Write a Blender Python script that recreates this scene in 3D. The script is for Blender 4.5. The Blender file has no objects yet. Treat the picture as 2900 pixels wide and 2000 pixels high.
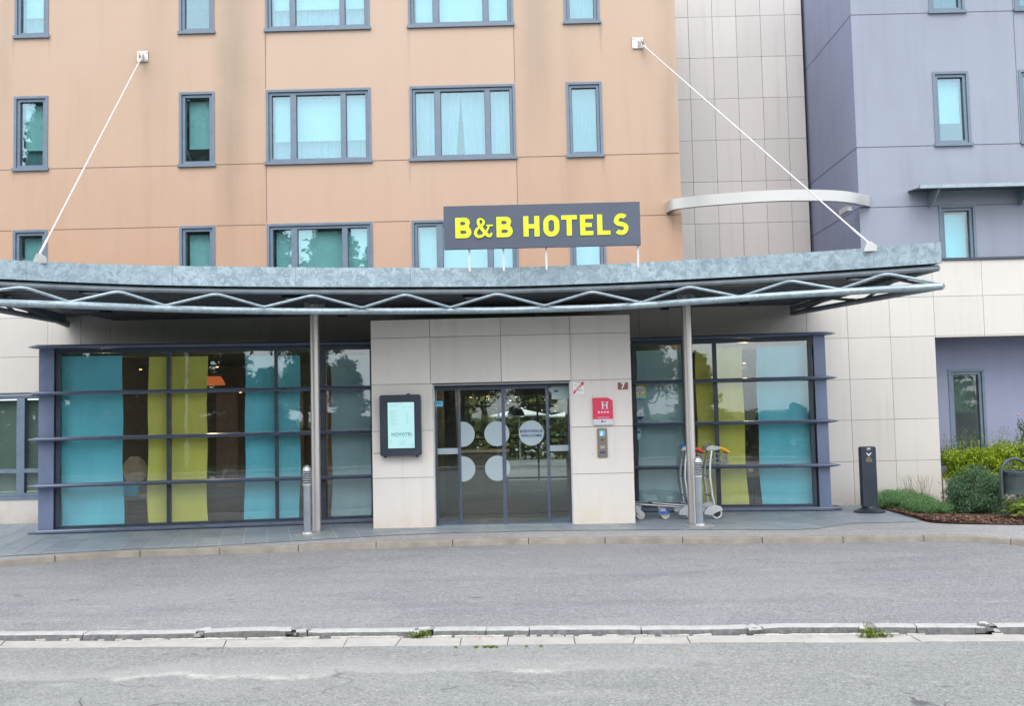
import bpy, bmesh, math, random
from mathutils import Vector, Matrix
random.seed(7)
S = bpy.context.scene
COL = S.collection
pi = math.pi
# ------------------------------------------------------------------ camera
F, CX, CY = 2800.0, 1450.0, 1000.0
CAM = Vector((0, 0, 1.85))
RC = (Matrix.Rotation(0.0103, 3, 'Z') @ Matrix.Rotation(pi/2 + 0.0597, 3, 'X') @ Matrix.Rotation(-0.0224, 3, 'Z'))
def ray(px, py): return RC @ Vector(((px-CX)/F, -(py-CY)/F, -1))
def P(px, py, Y):
    d = ray(px, py); return CAM + d*(Y/d.y)
def G(px, py, z):
    d = ray(px, py); return CAM + d*((z-CAM.z)/d.z)
cam = bpy.data.objects.new('camera', bpy.data.cameras.new('camera'))
COL.objects.link(cam); S.camera = cam
cam.data.sensor_width = 36; cam.data.lens = F/2900*36
cam.data.clip_end = 2000; cam.data.clip_start = .05
cam.matrix_world = Matrix.Translation(CAM) @ RC.to_4x4()

# ------------------------------------------------------------------ materials
MATS = {}
def newmat(name):
    m = bpy.data.materials.new(name); m.use_nodes = True
    nt = m.node_tree; nt.nodes.clear()
    o = nt.nodes.new('ShaderNodeOutputMaterial')
    MATS[name] = m
    return m, nt, o
class N:
    def __init__(s, nt): s.nt = nt
    def n(s, t, **kw):
        x = s.nt.nodes.new('ShaderNode'+t)
        for k, v in kw.items():
            if k.startswith('i_'): x.inputs[k[2:].replace('_', ' ')].default_value = v
            else: setattr(x, k, v)
        return x
    def l(s, a, b): s.nt.links.new(a, b)
    def math(s, op, a, b=None, c=None, clamp=False):
        x = s.n('Math', operation=op); x.use_clamp = clamp
        for i, v in enumerate((a, b, c)):
            if v is None: continue
            if hasattr(v, 'links'): s.l(v, x.inputs[i])
            else: x.inputs[i].default_value = v
        return x.outputs[0]
    def mix(s, fac, a, b, bt='MIX'):
        x = s.n('Mix', data_type='RGBA', blend_type=bt)
        for i, v in ((0, fac), (6, a), (7, b)):
            if hasattr(v, 'links'): s.l(v, x.inputs[i])
            else: x.inputs[i].default_value = v if i == 0 else (*v[:3], 1)
        return x.outputs[2]
    def coord(s, scale=(1, 1, 1), kind='Object'):
        c = s.n('TexCoord'); m = s.n('Mapping'); m.inputs['Scale'].default_value = scale
        s.l(c.outputs[kind], m.inputs['Vector']); return m.outputs[0]
    def noise(s, vec, sc, det=4, rough=.55, dist=0):
        x = s.n('TexNoise'); x.inputs['Scale'].default_value = sc; x.inputs['Detail'].default_value = det
        x.inputs['Roughness'].default_value = rough; x.inputs['Distortion'].default_value = dist
        s.l(vec, x.inputs['Vector']); return x.outputs['Fac']
    def ramp(s, f, stops):
        x = s.n('ValToRGB'); e = x.color_ramp.elements
        while len(e) > 1: e.remove(e[0])
        e[0].position = stops[0][0]; e[0].color = (*stops[0][1], 1) if len(stops[0][1]) == 3 else stops[0][1]
        for p, c in stops[1:]:
            y = e.new(p); y.color = (*c, 1)
        s.l(f, x.inputs[0]); return x.outputs[0]
    def mr(s, v, a, b, c=0, d=1):
        x = s.n('MapRange'); x.inputs[1].default_value = a; x.inputs[2].default_value = b
        x.inputs[3].default_value = c; x.inputs[4].default_value = d
        s.l(v, x.inputs[0]); return x.outputs[0]
    def bump(s, h, st=.3, dist=.01):
        x = s.n('Bump'); x.inputs['Strength'].default_value = st; x.inputs['Distance'].default_value = dist
        s.l(h, x.inputs['Height']); return x.outputs[0]
    def bsdf(s, out, col, rough=.6, metal=0, bump=None, spec=.5, **kw):
        b = s.n('BsdfPrincipled')
        for nm, v in (('Base Color', col), ('Roughness', rough), ('Metallic', metal), ('Specular IOR Level', spec)):
            if hasattr(v, 'links'): s.l(v, b.inputs[nm])
            else: b.inputs[nm].default_value = (*v[:3], 1) if nm == 'Base Color' else v
        for k, v in kw.items(): b.inputs[k.replace('_', ' ')].default_value = v
        if bump is not None: s.l(bump, b.inputs['Normal'])
        s.l(b.outputs[0], out.inputs[0]); return b
def plain(name, col, rough=.5, metal=0, var=.12, sc=6, bumpst=.0, spec=.5, grime=0):
    m, nt, o = newmat(name); q = N(nt); v = q.coord()
    f = q.noise(v, sc, 5)
    a = tuple(c*(1-var) for c in col); b = tuple(min(1, c*(1+var)) for c in col)
    c = q.mix(q.mr(f, .3, .7), a, b)
    if grime:
        g = q.noise(q.coord((1, 1, .25)), 3, 6, .65)
        c = q.mix(q.math('MULTIPLY', q.mr(g, .5, .8), grime), c, tuple(x*.45 for x in col))
    r = q.mr(f, .3, .7, max(0, rough-.08), min(1, rough+.08))
    bp = q.bump(q.noise(v, sc*12, 3), bumpst, .005) if bumpst else None
    q.bsdf(o, c, r, metal, bp, spec); return m
def emis(name, col, st):
    m, nt, o = newmat(name); q = N(nt); e = q.n('Emission'); e.inputs[0].default_value = (*col, 1); e.inputs[1].default_value = st
    q.l(e.outputs[0], o.inputs[0]); return m

def stucco(name, base, lo, stain, bands=(), stainamt=.5, drips=(), top_tone=None, zones=False):
    m, nt, o = newmat(name); q = N(nt); v = q.coord()
    big = q.noise(v, .35, 4, .6); mid = q.noise(q.coord((1, 1, .45)), 1.6, 5, .6)
    c = q.mix(q.mr(big, .35, .65), lo, base)
    c = q.mix(q.math('MULTIPLY', q.mr(mid, .45, .75), .35), c, tuple(x*.86 for x in base))
    c = q.mix(q.math('MULTIPLY', q.mr(q.noise(q.coord((3, 3, .25)), 1.2, 5, .6), .5, .8), .22), c, tuple(x*.8 for x in stain))
    fine = q.noise(v, 160, 3, .7)
    c = q.mix(q.mr(fine, .3, .7, 0, .5), c, q.mix(.5, c, (0, 0, 0)), 'MIX') if False else c
    sx = q.n('SeparateXYZ'); q.l(v, sx.inputs[0]); X = sx.outputs[0]; Z = sx.outputs[2]
    wob = q.math('MULTIPLY', q.math('SUBTRACT', q.noise(q.coord((0, 0, 1)), .8, 3), .5), .5)
    Xw = q.math('ADD', X, wob)
    for (x, w, z0, z1, amt) in bands:
        d = q.math('ABSOLUTE', q.math('SUBTRACT', Xw, x))
        f = q.mr(d, w, 0, 0, 1); f.node.interpolation_type = 'SMOOTHSTEP'
        g = q.mr(Z, z0, z1, 0, 1); g.node.interpolation_type = 'SMOOTHSTEP'
        st = q.mr(q.noise(q.coord((2.5, 1, .3)), 2.0, 6, .65), .3, .7, .5, 1)
        c = q.mix(q.math('MULTIPLY', q.math('MULTIPLY', q.math('MULTIPLY', f, g), st), amt), c, stain)
    for (x, z, ln, amt) in drips:
        d = q.math('ABSOLUTE', q.math('SUBTRACT', X, x))
        dz = q.math('SUBTRACT', z, Z)
        wd = q.mr(dz, 0, ln, .05, .02)
        f = q.math('SUBTRACT', 1, q.math('DIVIDE', d, wd), clamp=True)
        g = q.math('MULTIPLY', q.mr(dz, ln, 0, 0, 1), q.math('GREATER_THAN', dz, -.06))
        c = q.mix(q.math('MULTIPLY', q.math('MULTIPLY', f, g), amt), c, (.16, .12, .11))
    if zones:
        xa_, xb_ = ref['C'][0]-.004, ref['D'][1]+.004
        mid_ = q.math('MULTIPLY', q.math('GREATER_THAN', X, xa_), q.math('LESS_THAN', X, xb_))
        c = q.mix(q.math('MULTIPLY', mid_, .38), c, (.555, .415, .335))
        lowz = q.math('LESS_THAN', Z, zjz[0]); c = q.mix(q.math('MULTIPLY', lowz, .16), c, (.47, .29, .20))
        lowz = q.math('LESS_THAN', Z, zjz[1]); c = q.mix(q.math('MULTIPLY', lowz, .22), c, (.50, .285, .19))
    if top_tone: c = q.mix(q.mr(q.math('ADD', Z, q.math('MULTIPLY', q.noise(v, .5, 3), 2.0)), 5.0, 10.0, .0, .55), c, top_tone)  # paler tone mixed in towards the top of the wall
    q.bsdf(o, c, .88, 0, q.bump(q.noise(v, 55, 4, .7), .35, .006), .25)
    return m

def cladding(name, base, dirt=(.42, .36, .30), hasvar=True):
    m, nt, o = newmat(name); q = N(nt); v = q.coord()
    at = q.n('Attribute', attribute_name='var')
    vv = q.mr(at.outputs['Fac'], 0, 1, 0, 1)
    c = q.mix(vv, tuple(x*.93 for x in base), tuple(min(1, x*1.05) for x in base))
    c = q.mix(q.math('MULTIPLY', q.mr(q.noise(q.coord((1, 1, .5)), 1.3, 5, .6), .45, .75), .35), c, tuple(x*.88 for x in base))
    sx = q.n('SeparateXYZ'); q.l(v, sx.inputs[0])
    low = q.mr(sx.outputs[2], .75, .08, 0, 1)
    c = q.mix(q.math('MULTIPLY', q.math('MULTIPLY', low, low), q.mr(q.noise(v, 2.4, 6, .65), .3, .65, .1, .9)), c, dirt)
    c = q.mix(q.mr(q.noise(q.coord((5, 5, .22)), 1.5, 6, .65), .54, .78, 0, .22), c, tuple(x*.62 for x in dirt))
    c = q.mix(q.math('MULTIPLY', q.mr(q.noise(v, 90, 3), .5, .75), .10), c, tuple(x*.7 for x in base))
    q.bsdf(o, c, .62, 0, q.bump(q.noise(v, 70, 3), .1, .002), .3); return m

def asphalt(name, base, kind='drive'):
    m, nt, o = newmat(name); q = N(nt); v = q.coord()
    vo = q.n('TexVoronoi'); vo.inputs['Scale'].default_value = 95; q.l(v, vo.inputs['Vector'])
    sp = q.n('SeparateColor'); q.l(vo.outputs['Color'], sp.inputs[0])
    grain = q.mr(sp.outputs[0], 0, 1, 0, 1)
    c = q.mix(grain, tuple(x*.76 for x in base), tuple(x*1.25 for x in base))
    vo2 = q.n('TexVoronoi'); vo2.inputs['Scale'].default_value = 48; q.l(v, vo2.inputs['Vector'])
    s2 = q.n('SeparateColor'); q.l(vo2.outputs['Color'], s2.inputs[0])
    c = q.mix(q.math('MULTIPLY', q.math('GREATER_THAN', s2.outputs[1], .9), .35), c, tuple(min(1, x*1.7) for x in base))
    c = q.mix(q.math('MULTIPLY', q.math('GREATER_THAN', s2.outputs[2], .9), .4), c, tuple(x*.5 for x in base))
    big = q.noise(v, .5, 5, .6)
    c = q.mix(q.mr(big, .35, .65, 0, .5), c, q.mix(1, c, (.80, .82, .86), 'MULTIPLY'))
    strk = q.noise(q.coord((.35, 1.6, 1)), 1.4, 6, .6)
    c = q.mix(q.mr(strk, .5, .72, 0, .45), c, q.mix(1, c, (.74, .76, .82), 'MULTIPLY'))
    spots = q.noise(q.coord((.7, 1.2, 1)), 6.5, 3, .5, .6)
    c = q.mix(q.mr(spots, .685, .73, 0, .62), c, tuple(x*.35 for x in base))
    lsp = q.noise(q.coord((.6, 1.4, 1)), 4.1, 4, .5, .3)
    c = q.mix(q.mr(lsp, .62, .72, 0, .3), c, tuple(min(1, x*1.7) for x in base))
    pt = q.noise(q.coord((.5, .9, 1)), .62, 3, .45, .8)
    c = q.mix(q.mr(pt, .50, .53, 0, .13), c, tuple(min(1, x*1.5) for x in base))
    oil = q.noise(q.coord((1, 1, 1)), 1.9, 4, .5, .3)
    c = q.mix(q.mr(oil, .66, .74, 0, .5), c, tuple(x*.45 for x in base))
    sx = q.n('SeparateXYZ'); q.l(v, sx.inputs[0]); X, Y = sx.outputs[0], sx.outputs[1]
    for yt_, sg_ in ((9.7, .0), (11.2, .0)):
        wy_ = q.math('ADD', q.math('MULTIPLY', q.math('SUBTRACT', q.noise(q.coord((1, 0, 0)), .18, 2), .5), 1.6), yt_)
        tr_ = q.mr(q.math('ABSOLUTE', q.math('SUBTRACT', Y, wy_)), .22, .05, 0, .16)
        c = q.mix(q.math('MULTIPLY', tr_, q.mr(q.noise(v, 2.5, 4), .35, .6, .2, 1)), c, tuple(x*.55 for x in base))
    if kind == 'road':
        # pale dried water marks, ragged and patchy
        w = q.noise(q.coord((1, 0, 0)), .9, 4, .6)
        yl = q.math('ADD', q.math('MULTIPLY', q.math('SUBTRACT', w, .5), .9), 7.38)
        d = q.math('ABSOLUTE', q.math('SUBTRACT', Y, yl))
        line = q.mr(d, .09, 0, 0, 1)
        gate = q.mr(q.noise(q.coord((1, .2, 0)), 1.1, 4), .47, .56, 0, 1)
        xr = q.mr(X, 1.2, .4, 0, 1)
        tex = q.mr(q.noise(v, 14, 4, .7), .35, .6, .2, 1)
        f = q.math('MULTIPLY', q.math('MULTIPLY', line, gate), q.math('MULTIPLY', xr, tex))
        c = q.mix(q.math('MULTIPLY', f, .55), c, (.58, .56, .51))
        # wide paler zone behind mark
        dz = q.math('SUBTRACT', Y, yl)
        f2 = q.math('MULTIPLY', q.math('MULTIPLY', q.mr(dz, 0, .05, 0, 1), q.mr(dz, .55, .1, 0, 1)), xr)
        c = q.mix(q.math('MULTIPLY', f2, .25), c, (.42, .41, .39))
        # cracks
        vc = q.n('TexVoronoi', feature='DISTANCE_TO_EDGE'); vc.inputs['Scale'].default_value = 1.1
        wv = q.n('Mix', data_type='VECTOR'); wv.inputs[0].default_value = .25
        nz = q.n('TexNoise'); nz.inputs['Scale'].default_value = 3.; q.l(v, nz.inputs['Vector'])
        q.l(v, wv.inputs[4]); q.l(nz.outputs['Color'], wv.inputs[5]); q.l(wv.outputs[1], vc.inputs['Vector'])
        cr = q.mr(vc.outputs[0], .010, .0, 0, 1)
        gate = q.mr(q.noise(v, .55, 3), .55, .62, 0, 1)
        c = q.mix(q.math('MULTIPLY', q.math('MULTIPLY', cr, gate), .75), c, (.03, .03, .035))
    h = q.math('ADD', q.math('MULTIPLY', vo.outputs[0], 1.0), q.noise(v, 60, 3))
    q.bsdf(o, c, .92, 0, q.bump(h, .5, .006), .2); return m

def glassm(name, tint, refl, wav=.015, rough=.01, gcol=(.9, .97, 1)):
    m, nt, o = newmat(name); q = N(nt); v = q.coord()
    lw = q.n('LayerWeight'); lw.inputs[0].default_value = .5
    nz = q.noise(v, 2.6, 3, .5, .4)
    b = q.bump(nz, .12, wav)
    g = q.n('BsdfGlossy'); g.inputs['Color'].default_value = (*gcol, 1); g.inputs['Roughness'].default_value = rough
    q.l(b, g.inputs['Normal'])
    t = q.n('BsdfTransparent'); t.inputs[0].default_value = (*tint, 1)
    dirt = q.n('BsdfDiffuse'); dirt.inputs[0].default_value = (.55, .6, .6, 1)
    mx0 = q.n('MixShader'); q.l(q.mr(q.noise(q.coord((1, 1, .3)), 3, 5, .6), .4, .8, .008, .035), mx0.inputs[0]); q.l(t.outputs[0], mx0.inputs[1]); q.l(dirt.outputs[0], mx0.inputs[2])
    f = q.math('ADD', q.math('MULTIPLY', q.math('POWER', lw.outputs['Facing'], 4), .7), refl, clamp=True)
    mx = q.n('MixShader'); q.l(f, mx.inputs[0]); q.l(mx0.outputs[0], mx.inputs[1]); q.l(g.outputs[0], mx.inputs[2])
    q.l(mx.outputs[0], o.inputs[0]); return m

def cloth(name, col, transl=.35, trans_alpha=0., fold=.25):
    m, nt, o = newmat(name); q = N(nt); v = q.coord()
    w = q.noise(q.coord((2.2, 1, .5)), 1.3, 4, .5)
    c = q.mix(q.mr(w, .3, .7), tuple(x*(1-fold) for x in col), tuple(min(1, x*(1+fold*.5)) for x in col))
    wv = q.noise(q.coord((1, 1, 1)), 180, 2)
    c = q.mix(q.mr(wv, .4, .6, 0, .12), c, tuple(x*.7 for x in col))
    d = q.n('BsdfDiffuse'); t = q.n('BsdfTranslucent'); q.l(c, d.inputs[0]); q.l(c, t.inputs[0])
    q.l(q.bump(w, .4, .02), d.inputs['Normal'])
    mx = q.n('MixShader'); mx.inputs[0].default_value = transl
    q.l(d.outputs[0], mx.inputs[1]); q.l(t.outputs[0], mx.inputs[2]); last = mx
    if trans_alpha:
        tr = q.n('BsdfTransparent'); tr.inputs[0].default_value = (*[min(1, x*1.1+.1) for x in col], 1)
        m2 = q.n('MixShader'); m2.inputs[0].default_value = trans_alpha
        q.l(mx.outputs[0], m2.inputs[1]); q.l(tr.outputs[0], m2.inputs[2]); last = m2
    q.l(last.outputs[0], o.inputs[0]); return m

def leafm(name, cols, transl=.3, rough=.5):
    m, nt, o = newmat(name); q = N(nt)
    at = q.n('Attribute', attribute_name='var')
    n = len(cols); c = q.ramp(at.outputs['Fac'], [(i/max(1, n-1), k) for i, k in enumerate(cols)])
    c = q.mix(q.mr(q.noise(q.coord(), 3, 3), .35, .65, 0, .35), c, q.mix(1, c, (.6, .7, .6), 'MULTIPLY'))
    b = q.n('BsdfPrincipled'); q.l(c, b.inputs['Base Color']); b.inputs['Roughness'].default_value = rough
    b.inputs['Specular IOR Level'].default_value = .3
    t = q.n('BsdfTranslucent'); q.l(c, t.inputs[0]); mx = q.n('MixShader'); mx.inputs[0].default_value = transl
    q.l(b.outputs[0], mx.inputs[1]); q.l(t.outputs[0], mx.inputs[2]); q.l(mx.outputs[0], o.inputs[0]); return m

def galv(name, c1, c2, sc=26, rough=.42, metal=.35, seams=False):
    m, nt, o = newmat(name); q = N(nt); v = q.coord()
    nz = q.n('TexNoise'); nz.inputs['Scale'].default_value = 9; nz.inputs['Detail'].default_value = 3; q.l(v, nz.inputs['Vector'])
    wv = q.n('Mix', data_type='VECTOR'); wv.inputs[0].default_value = .22; q.l(v, wv.inputs[4]); q.l(nz.outputs['Color'], wv.inputs[5])
    vo = q.n('TexVoronoi'); vo.inputs['Scale'].default_value = sc; q.l(wv.outputs[1], vo.inputs['Vector'])
    s = q.n('SeparateColor'); q.l(vo.outputs['Color'], s.inputs[0])
    vo2 = q.n('TexVoronoi'); vo2.inputs['Scale'].default_value = sc*.55; q.l(wv.outputs[1], vo2.inputs['Vector'])
    s2 = q.n('SeparateColor'); q.l(vo2.outputs['Color'], s2.inputs[0])
    f = q.math('MULTIPLY', q.math('ADD', s.outputs[0], s2.outputs[1]), .5)
    c = q.mix(q.mr(f, .15, .85), c1, c2)
    c = q.mix(q.mr(q.noise(v, .8, 4), .4, .7, 0, .3), c, tuple(x*.8 for x in c1))
    if seams:
        sx = q.n('SeparateXYZ'); q.l(v, sx.inputs[0]); u_ = q.math('DIVIDE', sx.outputs[0], 1.55)
        wn = q.n('TexWhiteNoise', noise_dimensions='1D'); q.l(q.math('FLOOR', u_), wn.inputs['W'])
        c = q.mix(q.mr(wn.outputs['Value'], 0, 1, 0, .22), c, tuple(x*.75 for x in c1))
        fr_ = q.math('FRACT', u_); e = q.math('LESS_THAN', fr_, .006)
        c = q.mix(q.math('MULTIPLY', e, .45), c, (.08, .10, .11))
        st = q.mr(q.noise(q.coord((6, 1, .4)), 2.2, 5, .6), .5, .8, 0, .35)
        c = q.mix(st, c, tuple(x*.7 for x in c1))
    q.bsdf(o, c, q.mr(f, 0, 1, rough-.1, rough+.15), metal); return m

def steel(name, col=(.55, .52, .5), rough=.32):
    m, nt, o = newmat(name); q = N(nt)
    f = q.noise(q.coord((60, 60, .6)), 1, 4)
    c = q.mix(q.mr(f, .3, .7), tuple(x*.75 for x in col), col)
    q.bsdf(o, c, q.mr(f, .3, .7, rough-.05, rough+.12), .7); return m

def slate(name):
    m, nt, o = newmat(name); q = N(nt); v = q.coord()
    at = q.n('Attribute', attribute_name='var')
    c = q.ramp(at.outputs['Fac'], [(0, (.165, .195, .235)), (.5, (.19, .23, .27)), (1, (.215, .25, .265))])
    c = q.mix(q.mr(q.noise(v, 2.2, 6, .65), .35, .7, 0, .5), c, (.28, .32, .35))
    c = q.mix(q.mr(q.noise(v, 30, 4, .7), .55, .75, 0, .3), c, (.22, .24, .24))
    q.bsdf(o, c, q.mr(q.noise(v, 3, 4), .3, .7, .38, .6), 0, q.bump(q.noise(v, 40, 4), .15, .003)); return m

Wst = 0
M = {}
M['orange'] = None
M['blue_st'] = stucco('blue_stucco', (.305, .335, .41), (.275, .30, .37), (.17, .18, .25))
M['blue_dark'] = stucco('blue_stucco_shaded', (.285, .31, .43), (.26, .28, .39), (.18, .18, .25))  # same paint as the front, kept darker for the shaded side and recess
M['clad'] = cladding('beige_cladding', (.57, .545, .51))
M['clad2'] = cladding('porch_cladding', (.69, .655, .62), (.6, .52, .42))
M['tower'] = cladding('tower_cladding', (.56, .53, .515))
M['joint'] = plain('joint', (.16, .14, .13), .9)
M['frame'] = plain('window_frame_paint', (.14, .19, .255), .42, 0, .1, 8)
M['frame_door'] = plain('door_frame_paint', (.085, .11, .165), .4, .1, .1, 8)
M['frame_d'] = plain('dark_frame_paint', (.035, .05, .075), .4, 0, .1, 8)
M['bay'] = plain('bay_blue_grey_paint', (.17, .215, .33), .38, .2, .1, 2.5, 0, .5, .25)
M['louvre'] = plain('louvre_paint', (.13, .16, .23), .35, .3, .12, 4)
M['glass'] = glassm('clear_glass', (.95, .985, .98), .075, .004)
M['glass_up'] = glassm('coated_glass', (.76, .94, .98), .16, .006, gcol=(.72, .92, 1))
M['glass_door'] = glassm('door_glass', (.70, .76, .73), .09, .004)
M['galv'] = galv('galvanised_sheet', (.205, .28, .33), (.385, .49, .545), 27, .45, .2, True)
M['galv_t'] = galv('galvanised_tube', (.25, .32, .36), (.38, .46, .50), 34, .4, .45)
M['galv_d'] = plain('weathered_tube', (.24, .28, .31), .45, .35, .2, 5)
M['soffit'] = plain('soffit_sheet', (.095, .105, .12), .5, .3, .15, 3)
M['steel'] = steel('brushed_steel', (.62, .59, .57))
M['anchor'] = plain('anchor_grey', (.48, .48, .48), .4, .3)
M['rod'] = plain('white_painted_rod', (.58, .58, .59), .4)
M['ringm'] = plain('brow_white_metal', (.50, .50, .49), .35, .35, .06, 3, 0, .5, .15)
M['kerb'] = plain('far_kerb_stone', (.24, .22, .19), .9, 0, .18, 5, .5, .2, .3)
M['kerb2'] = plain('near_kerb_stone', (.50, .50, .48), .95, 0, .16, 9, .9, .1, .22)
def dirt_shade_kerb():
    m, nt, o = newmat('near_kerb_stone_dirt_shade_face'); q = N(nt); v = q.coord()
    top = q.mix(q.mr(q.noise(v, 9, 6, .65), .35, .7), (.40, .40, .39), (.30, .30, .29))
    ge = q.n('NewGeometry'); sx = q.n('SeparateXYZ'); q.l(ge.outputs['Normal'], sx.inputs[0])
    f = q.mr(sx.outputs[2], .75, .35, 0, 1)  # upright faces darkened by colour: dirt and shade together
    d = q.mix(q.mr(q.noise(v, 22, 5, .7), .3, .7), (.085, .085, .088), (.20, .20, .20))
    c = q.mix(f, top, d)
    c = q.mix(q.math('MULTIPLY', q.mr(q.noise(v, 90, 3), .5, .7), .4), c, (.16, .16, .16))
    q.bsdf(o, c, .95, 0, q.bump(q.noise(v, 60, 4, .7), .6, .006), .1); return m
M['kerb2'] = dirt_shade_kerb()
M['gutter'] = plain('gutter_concrete', (.35, .335, .315), .93, 0, .1, 7, .5, .15, .15)
M['sandj'] = plain('mortar', (.45, .44, .41), .95, 0, .2, 14)
M['drive'] = asphalt('driveway_asphalt', (.212, .211, .216))
M['walk'] = asphalt('walkway_asphalt', (.285, .28, .28))
M['road'] = asphalt('road_asphalt', (.218, .222, .214), 'road')
M['slate'] = slate('slate_paving')
M['grout'] = plain('grout', (.55, .57, .56), .95)
M['mulch'] = plain('bark_mulch_soil', (.10, .055, .04), .95, 0, .5, 30, .8)
M['teal'] = cloth('teal_cloth', (.23, .79, .98), .04, 0, .10)
M['lime'] = cloth('lime_cloth', (.92, .84, .18), .06, 0, .08)
M['pale'] = cloth('pale_blue_cloth', (.56, .80, .88), .1, .03, .12)
M['white_c'] = cloth('white_blind_cloth', (.82, .86, .84), .25, 0, .06)
M['green_c'] = cloth('green_grey_blind_cloth', (.88, .96, .84), .2, 0, .08)
M['green_d'] = cloth('dull_green_blind_cloth', (.15, .21, .18), .2, 0, .08)
M['sheer'] = cloth('sheer_voile', (.80, .86, .86), .4, .2, .14)
M['wallin'] = plain('interior_brown_wall', (.20, .16, .135), .8)
M['tan'] = plain('interior_tan_panel', (.50, .36, .27), .7)
M['ceil'] = plain('interior_ceiling', (.18, .18, .17), .9)
M['floorin'] = plain('interior_floor', (.09, .075, .065), .45)
M['room'] = plain('bedroom_wall', (.30, .31, .30), .9)
M['black'] = plain('black_plastic', (.012, .018, .03), .4, 0, .2, 3)
M['black2'] = plain('charcoal_casing', (.022, .033, .05), .45, 0, .15, 3)
M['grey'] = plain('grey_paint', (.33, .36, .40), .4, .3, .08, 5)
M['bollard'] = plain('bollard_grey_paint', (.27, .31, .35), .38, .35, .1, 4, 0, .5, .2)
M['bollard_l'] = plain('bollard_light_metal', (.50, .52, .54), .35, .5, .1, 6)
M['disc'] = plain('base_disc_metal', (.36, .35, .34), .5, .4, .15, 6)
M['chrome'] = plain('chrome_tube', (.42, .47, .50), .25, .85, .1, 10)
M['deckm'] = plain('deck_tube', (.22, .25, .27), .4, .5)
M['plast'] = plain('grey_plastic', (.45, .47, .48), .5)
M['rubber'] = plain('rubber', (.03, .03, .03), .8)
M['tyre'] = plain('pale_tyre', (.42, .43, .43), .7)
M['orangep'] = plain('orange_grip', (.85, .42, .01), .4)
M['redp'] = plain('red_grip', (.75, .07, .03), .4)
M['bluep'] = plain('blue_grip', (.02, .13, .55), .4)
M['pink'] = plain('crimson_enamel', (.62, .028, .09), .4, 0, .05)
M['white'] = plain('white_enamel', (.80, .80, .79), .5, 0, .04)
M['silver'] = plain('silver_print', (.55, .57, .62), .4, .3, .04)
M['brown'] = plain('brown_enamel', (.20, .075, .065), .4, 0, .08)
M['bronze'] = plain('bronze_plate', (.22, .185, .155), .4, .6, .1)
M['bluel'] = plain('light_blue_print', (.12, .50, .72), .5)
M['mint'] = plain('mint_print', (.30, .68, .66), .5)
M['navy'] = plain('navy_print', (.01, .045, .20), .5)
M['yellow'] = plain('yellow_green_print', (.58, .66, .03), .5)
M['red'] = plain('red_print', (.55, .02, .04), .5)
M['frost'] = plain('frosted_film', (.34, .42, .46), .7, 0, .04)
M['signp'] = plain('sign_slate_panel', (.066, .083, .12), .4, .1, .12, 1.3)
M['signy'] = plain('sign_yellow', (.66, .78, .02), .5, 0, .02)
M['screen'] = emis('screen_glow', (.55, .90, .93), .48)
M['screentxt'] = emis('screen_text_dark', (.08, .24, .27), .42)
M['screenlt'] = emis('screen_text_light', (.30, .66, .68), .45)
M['screenbl'] = emis('screen_text_blue', (.05, .45, .8), .8)
M['lampglow'] = emis('lamp_glow', (1, .5, .2), 5)
M['spot'] = emis('downlight_glow', (1, .50, .2), 1.6)
M['lampsh'] = emis('lit_wicker_lampshade', (.80, .18, .05), .3)
M['wood'] = plain('beech_wood', (.42, .27, .16), .5)
M['trunk'] = plain('bark', (.07, .05, .04), .95, 0, .4, 14, .8)
M['conif'] = leafm('conifer_needles', [(.012, .028, .012), (.022, .05, .018), (.045, .085, .03)], .15)
M['broad'] = leafm('broadleaf_foliage', [(.04, .085, .02), (.08, .15, .035), (.14, .22, .06)], .35)
M['grassm'] = leafm('lawn_grass', [(.04, .09, .02), (.09, .16, .04)], .2)
M['gold'] = leafm('golden_privet_leaves', [(.05, .13, .02), (.16, .30, .03), (.42, .50, .03), (.62, .60, .03)], .4)
M['shrub'] = leafm('dark_shrub_leaves', [(.04, .10, .05), (.09, .18, .09), (.18, .29, .16)], .35)
M['junip'] = leafm('ground_cover_leaves', [(.06, .15, .06), (.15, .32, .12), (.32, .48, .22)], .4)
M['dry'] = leafm('dry_grass', [(.22, .17, .09), (.36, .30, .18)], .3)
M['weed'] = leafm('weed_leaves', [(.06, .10, .01), (.16, .24, .03), (.30, .34, .06)], .35)
M['chips'] = leafm('bark_chips', [(.05, .025, .018), (.13, .065, .045), (.27, .16, .11)], 0, .9)
M['lawn'] = plain('lawn_soil', (.05, .09, .03), .95, 0, .4, 8)
M['bank'] = leafm('bank_foliage', [(.05, .06, .01), (.12, .13, .03), (.24, .22, .07)], .2)
M['umb'] = plain('parasol_canvas', (.82, .82, .80), .9)
M['shell'] = plain('shell_chair_beige', (.78, .58, .45), .5)
M['bagblue'] = plain('bag_blue', (.03, .55, .95), .6)
M['card'] = plain('cardboard', (.36, .24, .15), .9)
M['rose'] = plain('rose_petal', (.80, .45, .35), .7)
M['leafr'] = plain('fallen_leaf', (.50, .15, .04), .8)

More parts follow.
